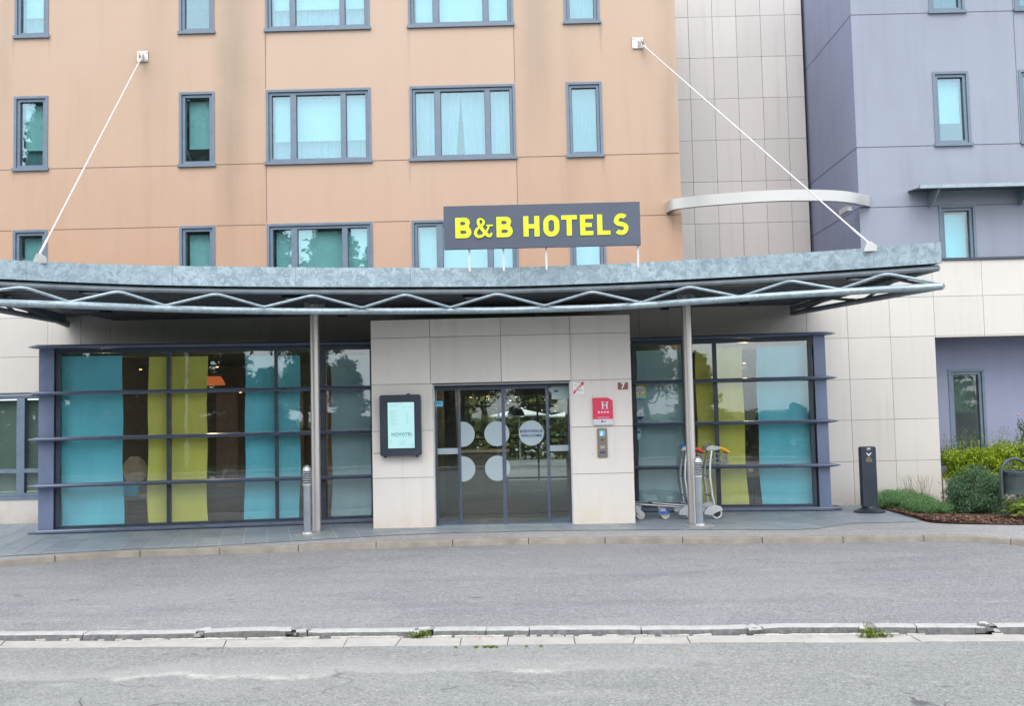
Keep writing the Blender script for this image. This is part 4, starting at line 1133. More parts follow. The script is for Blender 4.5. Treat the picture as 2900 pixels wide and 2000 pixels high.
# tie rods
for (wx, wy, cx_, cy_, sd) in ((399, 165, 110, 724, -1), (1822, 128, 2462, 690, 1)):
    pl = P(*((405, 160) if sd < 0 else (1805.5, 122)), YO)-CO
    m = MB(); m.box(pl.x-.10, pl.x+.10, pl.y-.025, pl.y-.001, pl.z-.10, pl.z+.10)
    for a in (-.075, .075):
        for b in (-.075, .075):
            if True: disc(m, pl.x+a, pl.z+b, .013, pl.y-.04, pl.y-.025, 8)
    plate = m.build('wall_plate', 'steel', cano)
    hd = P(wx, wy, YO-.14)-CO
    m = MB()
    for s in (-.03, .03):
        m.rings([[Vector((pl.x+s-.006+sd*.03, pl.y-.02, pl.z-.06)), Vector((pl.x+s-.006+sd*.03, pl.y-.02, pl.z+.06)), Vector((hd.x+s-.006, hd.y-.03, hd.z+.03)), Vector((hd.x+s-.006, hd.y-.03, hd.z-.04))],
                 [Vector((pl.x+s+.006+sd*.03, pl.y-.02, pl.z-.06)), Vector((pl.x+s+.006+sd*.03, pl.y-.02, pl.z+.06)), Vector((hd.x+s+.006, hd.y-.03, hd.z+.03)), Vector((hd.x+s+.006, hd.y-.03, hd.z-.04))]])
    m.build('clevis', 'steel', plate)
    ft = G(cx_, cy_, ZF+.32)-CO
    m = MB(); m.tube([hd, ft], .011, 10); dr = (ft-hd).normalized(); m.tube([hd, hd+dr*.2], .017, 10); m.tube([ft-dr*.4, ft], .016, 10); m.build('tie_rod', 'rod', cano, True)
    m = MB(); m.prism([(ft.x-.08, ZF+.22), (ft.x+.10, ZF+.22), (ft.x+.10, ZF+.29), (ft.x+.02, ZF+.35), (ft.x-.03, ZF+.34)], ft.y-.012, ft.y+.012)
    m.build('rod_anchor', 'anchor', cano)

# ------------------------------------------------------------------ roof sign
YS = 13.75
sr = rect(1256.5, 1813.5, 577.5, 700, YS)
sg = thing('hotel_sign', 'long slate grey sign with bright yellow lettering standing above the canopy', 'sign', ((sr[0]+sr[1])/2, YS, sr[2]))
scx = (sr[0]+sr[1])/2; W, H = sr[1]-sr[0], sr[3]-sr[2]
MB().box(-W/2, W/2, 0, .06, 0, H).build('panel', 'signp', sg)
for px in (1329.5, 1426, 1547, 1806.5):
    p = P(px, 725, YS+.08); MB().box(p.x-scx-.013, p.x-scx+.013, .061, .09, ZF+.2-sr[2], .25).build('sign_post', 'rod', sg)
def sp_(px, py): q_ = P(px, py, YS-.02); return (q_.x-scx, q_.z-sr[2])
S0 = 3.857
def cpx(x, y): return sp_(1240+x/S0, 560+y/S0)
# lettering: height / positions from the photo crop; x ranges at mid height
ztop = lambda x: 0
def L_(x0, x1, ytop, ybot):
    a = cpx(x0, (ytop+ybot)/2)[0]; b = cpx(x1, (ytop+ybot)/2)[0]; c = cpx((x0+x1)/2, ybot)[1]; d = cpx((x0+x1)/2, ytop)[1]; return a, b, c, d
def arc(cx_, cz_, rx_, rz__, a0, a1, n=14): return [(cx_+rx_*math.cos(a0+(a1-a0)*i/n), cz_+rz__*math.sin(a0+(a1-a0)*i/n)) for i in range(n+1)]
zc0 = [L_(190, 365, 215, 437), L_(640, 817, 206, 429), L_(935, 1110, 200, 423), L_(1153, 1327, 190, 418), L_(1350, 1520, 188, 410), L_(1555, 1697, 183, 406), L_(1742, 1884, 180, 400), L_(1920, 2085, 168, 397)]
zlo = sum(z[2] for z in zc0[:3])/3; zhi = sum(z[3] for z in zc0[:3])/3
zc0 = [(a, b, zlo-(.008 if i in (3, 7) else 0), zhi+(.008 if i in (3, 7) else 0)) for i, (a, b, c, d) in enumerate(zc0)]
st = (cpx(245, 300)[0]-cpx(190, 300)[0])
def letB(a, b, c, d):
    h = d-c; w = b-a; s = st
    r1 = h*.25
    out = [(a, c)] + arc(b-h*.29, c+h*.29, h*.29, h*.29, -pi/2, pi*.28, 10) + arc(b-h*.07-h*.24, d-h*.24, h*.24, h*.24, -pi*.22, pi/2, 10) + [(a, d)]
    zm = c+h*.55
    hole1 = [(a+s, c+h*.2)] + arc(b-s-h*.085, c+h*.2+h*.085, h*.09, h*.085, -pi/2, pi/2, 8) + [(a+s, c+h*.37)]
    hole2 = [(a+s, zm+h*.08)] + arc(b-s-h*.12, zm+h*.08+h*.085, h*.08, h*.085, -pi/2, pi/2, 8) + [(a+s, zm+h*.25)]
    return [out, hole1, hole2]
def letO(a, b, c, d):
    w = b-a; R_ = w/2; cx_ = (a+b)/2; s = st
    o = arc(cx_, d-R_, R_, R_, 0, pi, 18)+arc(cx_, c+R_, R_, R_, pi, 2*pi, 18)
    r_ = R_-s; i = arc(cx_, d-R_, r_, r_*1.05, 0, pi, 16)+arc(cx_, c+R_, r_, r_*1.05, pi, 2*pi, 16)
    return [o, i]
def letS(a, b, c, d):
    w = b-a; h = d-c; t = st*.88; cx_ = (a+b)/2; r1 = (w*.94-t)/2; rz1 = (h*.5-t/2)/2+.0
    zc_u = d-t/2-rz1*1.0; zc_l = c+t/2+rz1*1.0
    mid = []
    mid += arc(cx_+w*.02, zc_u, r1, rz1, math.radians(38), math.radians(175), 14)
    mid += arc(cx_-w*.03, zc_u-rz1*.02, r1*.97, rz1*.95, math.radians(190), math.radians(238), 5)
    mid += arc(cx_+w*.03, zc_l+rz1*.02, r1*.97, rz1*.95, math.radians(58), math.radians(10), 5)
    mid += arc(cx_, zc_l, r1, rz1, math.radians(-5), math.radians(-145), 14)
    l, r = [], []
    for i, p in enumerate(mid):
        q0, q1 = mid[max(0, i-1)], mid[min(len(mid)-1, i+1)]; dx_, dz_ = q1[0]-q0[0], q1[1]-q0[1]; n = math.hypot(dx_, dz_); nx, nz = -dz_/n*t/2, dx_/n*t/2
        l.append((p[0]+nx, p[1]+nz)); r.append((p[0]-nx, p[1]-nz))
    return [l+r[::-1]]
def polyH(a, b, c, d):
    m_ = (c+d)/2; t = (d-c)*.105; s = st
    return [[(a, c), (a+s, c), (a+s, m_-t), (b-s, m_-t), (b-s, c), (b, c), (b, d), (b-s, d), (b-s, m_+t), (a+s, m_+t), (a+s, d), (a, d)]]
def polyT(a, b, c, d):
    h = (d-c)*.21; m_ = (a+b)/2; s = st/2; return [[(m_-s, c), (m_+s, c), (m_+s, d-h), (b, d-h), (b, d), (a, d), (a, d-h), (m_-s, d-h)]]
def polyE(a, b, c, d):
    h = (d-c)*.2; s = st; m_ = (c+d)/2; e = (d-c)*.10
    return [[(a, c), (b, c), (b, c+h), (a+s, c+h), (a+s, m_-e), (b-.02, m_-e), (b-.02, m_+e), (a+s, m_+e), (a+s, d-h), (b, d-h), (b, d), (a, d)]]
def polyL(a, b, c, d):
    h = (d-c)*.2; return [[(a, c), (b, c), (b, c+h), (a+st, c+h), (a+st, d), (a, d)]]
for fn, z in zip((letB, letB, polyH, letO, polyT, polyE, polyL, letS), zc0):
    shape2d('letter', fn(*z), 'signy', sg, (0, -.006, 0), .005)
# ampersand as strokes of varying width
def amp(px, py):
    return cpx(px, py)
def stroke(pts, ws, y):
    pts = catmull([(p[0], p[1], 0) for p in pts], 6); n_ = len(pts)
    m = MB(); A, B = [], []
    for i, p in enumerate(pts):
        q0, q1 = pts[max(0, i-1)], pts[min(n_-1, i+1)]; t = (q1-q0).normalized()
        f = i/(n_-1)*(len(ws)-1); k_ = min(int(f), len(ws)-2); w_ = ws[k_]+(ws[k_+1]-ws[k_])*(f-k_)
        A.append((p.x-t.y*w_/2, p.y+t.x*w_/2)); B.append((p.x+t.y*w_/2, p.y-t.x*w_/2))
    rs = [[Vector((a[0], y, a[1])), Vector((b[0], y, b[1])), Vector((b[0], -.001, b[1])), Vector((a[0], -.001, a[1]))] for a, b in zip(A, B)]
    return m.rings(rs)
u_ = st/55
S1 = [amp(x, y+4) for x, y in ((590, 378), (572, 408), (545, 405), (505, 365), (465, 310), (440, 268), (447, 232), (475, 226), (498, 250), (494, 282), (470, 305), (432, 335), (412, 375), (425, 410), (462, 420), (505, 395), (540, 345), (560, 303))]
h1, h2 = S1[:8], S1[7:]
m = stroke(h1, [x*u_ for x in (14, 30, 34, 36, 36, 30, 24, 18)], -.0195); m.v += []
m2 = stroke(h2, [x*u_ for x in (18, 26, 28, 24, 30, 34, 30, 26, 20, 18)], -.0215)
m3 = stroke([amp(530, 303), amp(565, 303), amp(600, 301)], [16*u_]*3, -.0235)
for q_ in (m2, m3):
    b0 = len(m.v); m.v += q_.v; m.f += [tuple(i+b0 for i in f) for f in q_.f]; m.a += q_.a
m.build('letter', 'signy', sg)

# ------------------------------------------------------------------ ground
def gp(l, z): return [G(x, y, z) for x, y in l]
setting(MB().face([(-400, -400, -.12), (400, -400, -.12), (400, 400, -.12), (-400, 400, -.12)]).build('ground', 'lawn'))
kf = [(-900, 1805), (-300, 1800.5), (0, 1801.5), (480, 1797.5), (700, 1788), (800, 1788), (900, 1793), (1300, 1788), (1700, 1786), (2050, 1785), (2200, 1779), (2420, 1777), (2600, 1779), (2900, 1778.5), (3300, 1777), (3900, 1775)]
kfp = gp(kf, 0.0)
road = MB(); rp = gp([(-900, 1837), (0, 1835.5), (950, 1832.5), (1500, 1826), (1950, 1822), (2300, 1820), (2900, 1817), (3900, 1812)], -.05)
y_mid = rp[3].y
for i in range(len(rp)-1):
    a, b = rp[i], rp[i+1]
    road.face([(a.x, -1.5, -.05), (b.x, -1.5, -.05), (b.x, b.y, -.05), (a.x, a.y, -.05)])
road.face([(rp[0].x-60, -1.5, -.05), (rp[0].x, -1.5, -.05), (rp[0].x, rp[0].y, -.05), (rp[0].x-60, rp[0].y, -.05)])
road.face([(rp[-1].x, -1.5, -.05), (rp[-1].x+60, -1.5, -.05), (rp[-1].x+60, rp[-1].y, -.05), (rp[-1].x, rp[-1].y, -.05)])
setting(road.build('road', 'road'))
fk = [(-700, 1640), (-300, 1622), (0, 1606), (78, 1599), (197, 1590), (328, 1581), (542, 1573.5), (754, 1567), (968, 1558.5), (1183, 1551), (1391, 1545), (1600, 1542.5), (1814, 1541), (2030, 1540.5), (2246, 1540), (2462, 1538), (2678, 1535), (2790, 1539), (2900, 1547.5), (3050, 1562), (3300, 1592)]
fkp = gp(fk, 0)
drive = MB(); n_ = 60
def interp(pts, x):
    if x <= pts[0].x: return pts[0].y
    for a, b in zip(pts, pts[1:]):
        if a.x <= x <= b.x: return a.y+(b.y-a.y)*(x-a.x)/(b.x-a.x)
    return pts[-1].y
fks = catmull(fkp, 4)
xa, xb = -30, 30
xsd = [xa]+[fks[0].x+(fks[-1].x-fks[0].x)*i/n_ for i in range(n_+1)]+[xb]
for a, b in zip(xsd, xsd[1:]):
    drive.face([(a, interp(kfp, a)+.06, -.001), (b, interp(kfp, b)+.06, -.001), (b, interp(fks, b)+.05, -.001), (a, interp(fks, a)+.05, -.001)])
setting(drive.build('driveway', 'drive'))
# far kerb : stones along the curve
def kerbrun(path, joints, width, ztop, zbot, mat, name, gap=.006, lean=.02, jit=.004, inward=1):
    pts = path; cum = [0]
    for a, b in zip(pts, pts[1:]): cum.append(cum[-1]+(b-a).length)
    def at(s):
        for i in range(len(pts)-1):
            if cum[i] <= s <= cum[i+1]:
                t = (s-cum[i])/(cum[i+1]-cum[i]); return pts[i].lerp(pts[i+1], t), (pts[i+1]-pts[i]).normalized()
        return pts[-1], (pts[-1]-pts[-2]).normalized()
    m = MB(); ss = joints(cum[-1])
    for s0, s1 in ss:
        k_ = max(1, int((s1-s0)/.12)); rs = []; j0 = random.uniform(-jit, jit); jz = random.uniform(-jit, jit)
        for i in range(k_+1):
            p, t = at(s0+gap+(s1-s0-2*gap)*i/k_); n = Vector((-t.y, t.x, 0))
            w1 = random.uniform(-.003, .003); e = .010 if i in (0, k_) else 0
            o_ = p+n*(j0+w1+e*.5)
            zt_k = ztop+jz+random.uniform(-.0015, .0015)-e*.3
            rs.append([Vector((o_.x, o_.y, zbot)), Vector(((o_+n*lean).x, (o_+n*lean).y, zt_k-.022)), Vector(((o_+n*(lean+.006)).x, (o_+n*(lean+.006)).y, zt_k-.008)), Vector(((o_+n*(lean+.022)).x, (o_+n*(lean+.022)).y, zt_k)),
                       Vector(((o_+n*width).x, (o_+n*width).y, zt_k)), Vector(((o_+n*width).x, (o_+n*width).y, zbot))])
        m.rings(rs, var=random.random())
    return m
def reg(L0):
    def f(tot):
        out = []; s = .3
        while s < tot-L0: out.append((s, s+L0)); s += L0
        return out
    return f
far = kerbrun(fks, reg(1.06), .13, ZP+.004, -.1, 'kerb', 'kerb', .005, .012, .003)
o = setting(far.build('kerb', 'kerb', None, True))
# near kerb with photo joints
kfs = kfp
cumk = [0]
for a, b in zip(kfs, kfs[1:]): cumk.append(cumk[-1]+(b-a).length)
def s_of(px):
    # distance along the path of the photo column px
    for i in range(len(kf)-1):
        if kf[i][0] <= px <= kf[i+1][0]: return cumk[i]+(cumk[i+1]-cumk[i])*(px-kf[i][0])/(kf[i+1][0]-kf[i][0])
jn = [(-850, -560), (-560, -270), (-270, 0), (-60, 231), (231, 552), (575, 806), (866, 1176), (1225, 1376), (1376, 1499), (1499, 1817), (1817, 2128), (2160, 2445), (2482, 2598), (2598, 2782), (2828, 3100), (3100, 3400), (3400, 3700)]
jn[2] = (-270, -60)
near = kerbrun(kfs, lambda t: [(s_of(a), s_of(b)) for a, b in jn], .15, .006, -.09, 'kerb2', 'kerb', .004, .018, .004)
# broken rubble in the gaps
random.seed(21)
for a, b in ((552, 575), (806, 866), (1176, 1225), (2128, 2160), (2445, 2482), (2782, 2828)):
    for k in range(9):
        px = random.uniform(a, b); p = G(px, interp_y, 0) if False else None
        s = s_of(px); 
        for i in range(len(kfs)-1):
            if cumk[i] <= s <= cumk[i+1]: p = kfs[i].lerp(kfs[i+1], (s-cumk[i])/(cumk[i+1]-cumk[i]))
        c_ = p+Vector((random.uniform(-.01, .01), random.uniform(.0, .13), -.045+random.uniform(0, .035))); r_ = random.uniform(.018, .045)
        near.box(-r_*1.3, r_*1.3, -r_*.8, r_*.8, -r_*.5, r_*.5, None, Matrix.Translation(c_) @ Matrix.Rotation(random.uniform(-.6, .6), 4, 'X') @ Matrix.Rotation(random.random()*6, 4, 'Z'))
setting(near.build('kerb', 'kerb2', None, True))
# gutter slabs
gt = MB(); gb = [(-900, 1816), (0, 1814.5), (500, 1814), (1000, 1807), (1500, 1803), (1900, 1802), (2200, 1800.5), (2900, 1797.5), (3900, 1793)]
gf = [(-900, 1837), (0, 1835), (700, 1833.5), (950, 1832), (1500, 1826), (1950, 1822), (2300, 1820), (2900, 1817), (3900, 1812)]
gbp, gfp = gp(gb, -.045), gp(gf, -.045)
def line_at(pts, x):
    for a, b in zip(pts, pts[1:]):
        if a.x <= x <= b.x: return a.lerp(b, (x-a.x)/(b.x-a.x))
    return pts[0] if x < pts[0].x else pts[-1]
jb = [(-700, -720), (-380, -400), (-150, -160), (38, 10), (358, 320), (652, 640), (988, 975), (1138, 1120), (1307, 1303), (1441, 1436), (1625, 1630), (1800, 1795), (1946, 1960), (2268, 2290), (2585, 2625), (2905, 2945), (3200, 3240), (3600, 3640)]
random.seed(5)
for (a0, a1), (b0, b1) in zip(jb, jb[1:]):
    k_ = 12; rs = []
    zz = -.045+random.uniform(-.004, .003)
    A0 = G(a0+1.2, 1805, -.045).x; A1 = G(a1+1.2, 1828, -.045).x; B0 = G(b0-1.2, 1805, -.045).x; B1 = G(b1-1.2, 1828, -.045).x
    for i in range(k_+1):
        t = i/k_; u0 = line_at(gbp, A0+(B0-A0)*t); u1 = line_at(gfp, A1+(B1-A1)*t)
        r1, r2 = random.uniform(-.008, .004), random.uniform(-.006, .006)
        rs.append([Vector((u1.x, u1.y+r1, -.1)), Vector((u1.x, u1.y+r1, zz)), Vector((u0.x, u0.y-.012+r2, zz)), Vector((u0.x, u0.y-.012+r2, -.1))])
    gt.rings(rs, var=random.random())
setting(gt.build('gutter', 'gutter'))
# crumbs of mortar between kerb and gutter
cr = MB(); 
for k in range(230):
    px = random.choice([random.uniform(480, 900), random.uniform(1000, 1950), random.uniform(2150, 2500), random.uniform(0, 2900)])
    b_ = line_at(gbp, G(px, 1806, -.045).x); r_ = random.uniform(.008, .022)
    cr.box(-r_*2.2, r_*2.2, -r_*.7, r_*.7, -r_*.4, r_*.5, None, Matrix.Translation((b_.x, b_.y+random.uniform(-.012, .008), -.045)) @ Matrix.Rotation(random.uniform(-.3, .3), 4, 'Z'))
o = cr.build('mortar_crumbs', 'sandj'); o['kind'] = 'stuff'; o['label'] = 'pale crumbled mortar along the gutter joint'
gsub = MB(); 
for a, b in zip([-30, -12, -6, -3, 0, 3, 6, 12], [-12, -6, -3, 0, 3, 6, 12, 30]):
    gsub.face([(a, interp(kfp, a)-.4, -.075), (b, interp(kfp, b)-.4, -.075), (b, interp(kfp, b)+.2, -.075), (a, interp(kfp, a)+.2, -.075)])
setting(gsub.build('gutter_bed', 'joint'))
# walkway asphalt & slate paving
pb = [(-700, 1610), (-300, 1592), (0, 1577), (391, 1556), (562, 1550), (760, 1538), (950, 1526.5), (1120, 1516), (1317, 1509), (1600, 1503.5), (1950, 1501), (2120, 1501.5), (2230, 1502), (2312, 1499), (2408, 1483.5), (2500, 1481), (2600, 1479)]
walk = MB()
kin = []
for i, p in enumerate(fks):
    t = (fks[min(i+1, len(fks)-1)]-fks[max(i-1, 0)]).normalized(); kin.append(Vector((p.x-t.y*.11, p.y+t.x*.11, 0)))
for a, b in zip(kin, kin[1:]): walk.face([(a.x, a.y, ZP-.004), (b.x, b.y, ZP-.004), (b.x, YW+.5, ZP-.004), (a.x, YW+.5, ZP-.004)])
for xx0, xx1, e in ((-30, kin[0].x, kin[0]), (kin[-1].x, 30, kin[-1])): walk.face([(xx0, e.y, ZP-.004), (xx1, e.y, ZP-.004), (xx1, YW+.5, ZP-.004), (xx0, YW+.5, ZP-.004)])
setting(walk.build('pavement', 'walk'))
# slates: rotated grid clipped by the boundary polygon
pbp = gp(pb, ZP)
ang = -.255
c_a, s_a = math.cos(-ang), math.sin(-ang)
e1 = Vector((c_a, s_a, 0)); e2 = Vector((-s_a, c_a, 0)) 
bm = bmesh.new()
poly = [Vector((p.x, p.y, 0)) for p in pbp]
mulch_edge = gp([(2610, 1472), (2551, 1452), (2488, 1443)], ZP)
poly += [Vector((p.x, p.y, 0)) for p in mulch_edge] + [Vector((mulch_edge[-1].x, YW+.02, 0)), Vector((poly[0].x, YW+.02, 0))]
f = bm.faces.new([bm.verts.new((p.x, p.y, ZP+.0)) for p in poly])
me = bpy.data.meshes.new('paving_bed'); bm.to_mesh(me)
po = bpy.data.objects.new('paving_bed', me); COL.objects.link(po); me.materials.append(M['grout']); setting(po)
# cut grid
def bis(bm, co, no): bmesh.ops.bisect_plane(bm, geom=bm.verts[:]+bm.edges[:]+bm.faces[:], plane_co=co, plane_no=no)
for k in range(-75, 60): bis(bm, e1*(k*.33), e1)
for k in range(20, 75): bis(bm, e2*(k*.33), e2)
tiles = MB()
random.seed(3)
cells = {}
for f in bm.faces:
    c = f.calc_center_median(); i_, j_ = math.floor(c.dot(e1)/.33), math.floor(c.dot(e2)/.33)
    key = (i_, (j_+(i_ % 2)) // 2)
    vs = [v_.co for v_ in f.verts]
    r = cells.setdefault(key, random.random())
    pts = []
    for p in vs:
        q_ = Vector((p.x, p.y, ZP+.004)); a, b = q_.dot(e1)/.33, q_.dot(e2)/.33
        # shrink from joints
        if abs(a-round(a)) < 1e-3: q_ += e1*(.005 if c.dot(e1)/.33 > a else -.003)
        if abs(b-round(b)) < 1e-3 and (int(round(b))+(i_ % 2)) % 2 == 0: q_ += e2*(.005 if c.dot(e2)/.33 > b else -.003)
        pts.append(q_)
    if f.calc_area() > .002: tiles.face(pts, r)
bm.free()
setting(tiles.build('slate_paving', 'slate', None))
# mulch bed
mb = MB()
me_ = gp([(2488, 1443), (2551, 1452), (2610, 1472), (2640, 1481), (2720, 1485), (2900, 1488), (3200, 1492)], ZP)
mp = catmull(me_, 4)
for a, b in zip(mp, mp[1:]): mb.face([(a.x, a.y, ZP+.012), (b.x, b.y, ZP+.012), (b.x, YN, ZP+.04), (a.x, YN, ZP+.04)])
o = setting(mb.build('planting_bed', 'mulch'))
ch = MB(); random.seed(8)
for k in range(5200):
    i_ = random.randrange(len(mp)-1); a = mp[i_].lerp(mp[i_+1], random.random()); yy_ = a.y+.02+abs(random.gauss(0, .45))
    if yy_ > YN-.05: continue
    n = Vector((random.gauss(0, .5), random.gauss(0, .5), 1)).normalized()
    ch.leaf((a.x, yy_, ZP+.02+random.random()*.03), random.uniform(.012, .035), random.uniform(.3, .7), n)
o = ch.build('bark_mulch', 'chips', _nofix=True); o['kind'] = 'stuff'; o['label'] = 'reddish brown bark chippings under the shrubs'

# ------------------------------------------------------------------ street furniture
def bollard(base, label, sc=1):
    t = thing('bollard', label, 'bollard', (base.x, base.y, ZP+.005), 0, 'round headed bollard lights beside the columns')
    MB().lathe([(0, 0), (.235, 0), (.235, .008), (.225, .014), (0, .015)], 48).build('base_disc', 'disc', t, True)
    MB().lathe([(0, .0151), (.09, .0151), (.085, .04), (.062, .05), (0, .05)], 32).build('collar', 'bollard_l', t, True)
    MB().lathe([(.0, .05), (.062, .05), (.062, .80), (.0, .80)], 36).build('shaft', 'bollard', t, True)
    MB().lathe([(0, .8002), (.057, .8002), (.057, 1.06), (0, 1.06)], 28).build('gap_shade_core', 'frame_d', t, True)  # core coloured dark to put shade into the ring gaps
    MB().lathe([(.058, .8), (.072, .8), (.072, .835), (.058, .835)], 36).build('head_collar', 'bollard_l', t, True)
    z = .853
    for k in range(5):
        MB().lathe([(.0575, z+.004), (.077, z), (.079, z+.008), (.0575, z+.022)], 36).build('louvre_ring', 'bollard_l', t, True); z += .038
    MB().lathe([(0, z), (.076, z), (.074, z+.012)]+[(.068*math.cos(a), z+.014+.078*math.sin(a)) for a in (.1, .35, .6, .9, 1.2, 1.4)]+[(0, z+.092)], 36).build('dome', 'bollard_l', t, True)
    return t
b1 = G(871, 1516, ZP); b2 = G(1982, 1492, ZP)
hgt = (P(871, 1325, b1.y).z-ZP); sc = hgt/1.10
for b_, lb in ((b1, 'grey bollard light on a round plate in front of the left steel column'), (b2, 'grey bollard light on a round plate in front of the luggage trolleys')):
    t = bollard(b_, lb); t.scale = (sc*.98, sc*.98, sc)
# ashtray pillar
A_ = G(2463, 1452, ZP); ax = A_
as_ = thing('ashtray_pillar', 'slim black ashtray pillar with white tick mark on a round foot', 'ashtray', (A_.x, A_.y, ZP+.004))
rt = rect(2436, 2477, 1266, 1443, A_.y); W, H = rt[1]-rt[0], rt[3]-ZP
MB().lathe([(0, 0), (.245, 0), (.245, .018), (.20, .04), (.13, .075), (.115, .10), (0, .10)], 40).build('foot', 'black', as_, True)
MB().prism([(-W/2, .1), (W/2, .1), (W/2, H-.02), (W/2-.02, H), (-W/2+.02, H), (-W/2, H-.02)], -.075, .075).build('body', 'black2', as_)
MB().box(-.03, .03, -.079, -.0751, H-.05, H-.018).build('slot', 'plast', as_)
m = MB(); m.prism([(-.04, H-.105), (-.025, H-.098), (-.003, H-.13), (.035, H-.095), (.045, H-.105), (.0, H-.155)], -.078, -.0751); m.build('tick_mark', 'white', as_)
text('your', .038, 'plast', as_, (.0, -.0765, H-.178), ext=.0006, name='lettering'); text('smoke', .04, 'orangep', as_, (0, -.0765, H-.212), ext=.0006, name='lettering')
m = MB(); m.box(-.05, .05, -.0765, -.0751, H-.242, H-.238); m.build('print', 'plast', as_)
# litter bin
lb_ = G(2842, 1468, ZP)
lbn = thing('litter_bin', 'dark grey perforated litter bin hung in an arched tube frame', 'litter bin', (lb_.x, lb_.y, ZP), .12)
zt_a = P(2870, 1300, lb_.y).z-ZP; Wb = .44; R_ = Wb/2
M['bin'] = plain('bin_paint', (.055, .08, .085), .5, .2, .15, 5)
pth = [(0, 0, -.02), (0, 0, zt_a-R_)]+[(R_-R_*math.cos(a), 0, zt_a-R_+R_*math.sin(a)) for a in [pi*k/16 for k in range(1, 16)]]+[(Wb, 0, zt_a-R_), (Wb, 0, -.02)]
MB().tube(pth, .024, 14).build('arch_frame', 'bin', lbn, True)
zb0 = P(2870, 1398, lb_.y).z-ZP; zb1 = P(2870, 1337, lb_.y).z-ZP
m = MB(); rr_, cx_ = R_-.045, R_
nseg = 40; rows = 12
for i in range(nseg):
    a0, a1 = 2*pi*i/nseg, 2*pi*(i+1)/nseg
    for j in range(rows):
        z0, z1 = zb0+(zb1-zb0)*j/rows, zb0+(zb1-zb0)*(j+1)/rows
        def pt(a, z): return Vector((cx_+rr_*math.cos(a), rr_*math.sin(a), z))
        if 2 <= j < rows-2:
            f0, f1 = a0+(a1-a0)*.28, a0+(a1-a0)*.72; g0_, g1_ = z0+(z1-z0)*.25, z0+(z1-z0)*.75
            m.face([pt(a0, z0), pt(a1, z0), pt(f1, g0_), pt(f0, g0_)]); m.face([pt(a1, z0), pt(a1, z1), pt(f1, g1_), pt(f1, g0_)])
            m.face([pt(a1, z1), pt(a0, z1), pt(f0, g1_), pt(f1, g1_)]); m.face([pt(a0, z1), pt(a0, z0), pt(f0, g0_), pt(f0, g1_)])
        else: m.face([pt(a0, z0), pt(a1, z0), pt(a1, z1), pt(a0, z1)])
m.slab([(cx_+rr_*math.cos(a*2*pi/nseg), rr_*math.sin(a*2*pi/nseg)) for a in range(nseg)], zb0-.005, zb0+.004)
m.build('basket', 'bin', lbn, True)
m = MB(); m.tube([(cx_+(rr_+.006)*math.cos(a*2*pi/40), (rr_+.006)*math.sin(a*2*pi/40), zb1) for a in range(41)], .009, 8); m.tube([(cx_+(rr_+.003)*math.cos(a*2*pi/40), (rr_+.003)*math.sin(a*2*pi/40), zb0) for a in range(41)], .007, 8); m.build('rim', 'bin', lbn, True)
m = MB(); rs = []
for zz, rk in ((zb0+.01, .80), (zb1-.03, .92), (zb1+.012, 1.0), (zb1+.02, 1.03), (zb1-.02, 1.07), (zb1-.05, 1.08)):
    rs.append([Vector((cx_+rr_*rk*math.cos(a*2*pi/30), rr_*rk*math.sin(a*2*pi/30), zz+random.uniform(-.006, .006))) for a in range(30)])
m.rings(rs, capb=False); m.build('bin_liner', 'black', lbn, True)
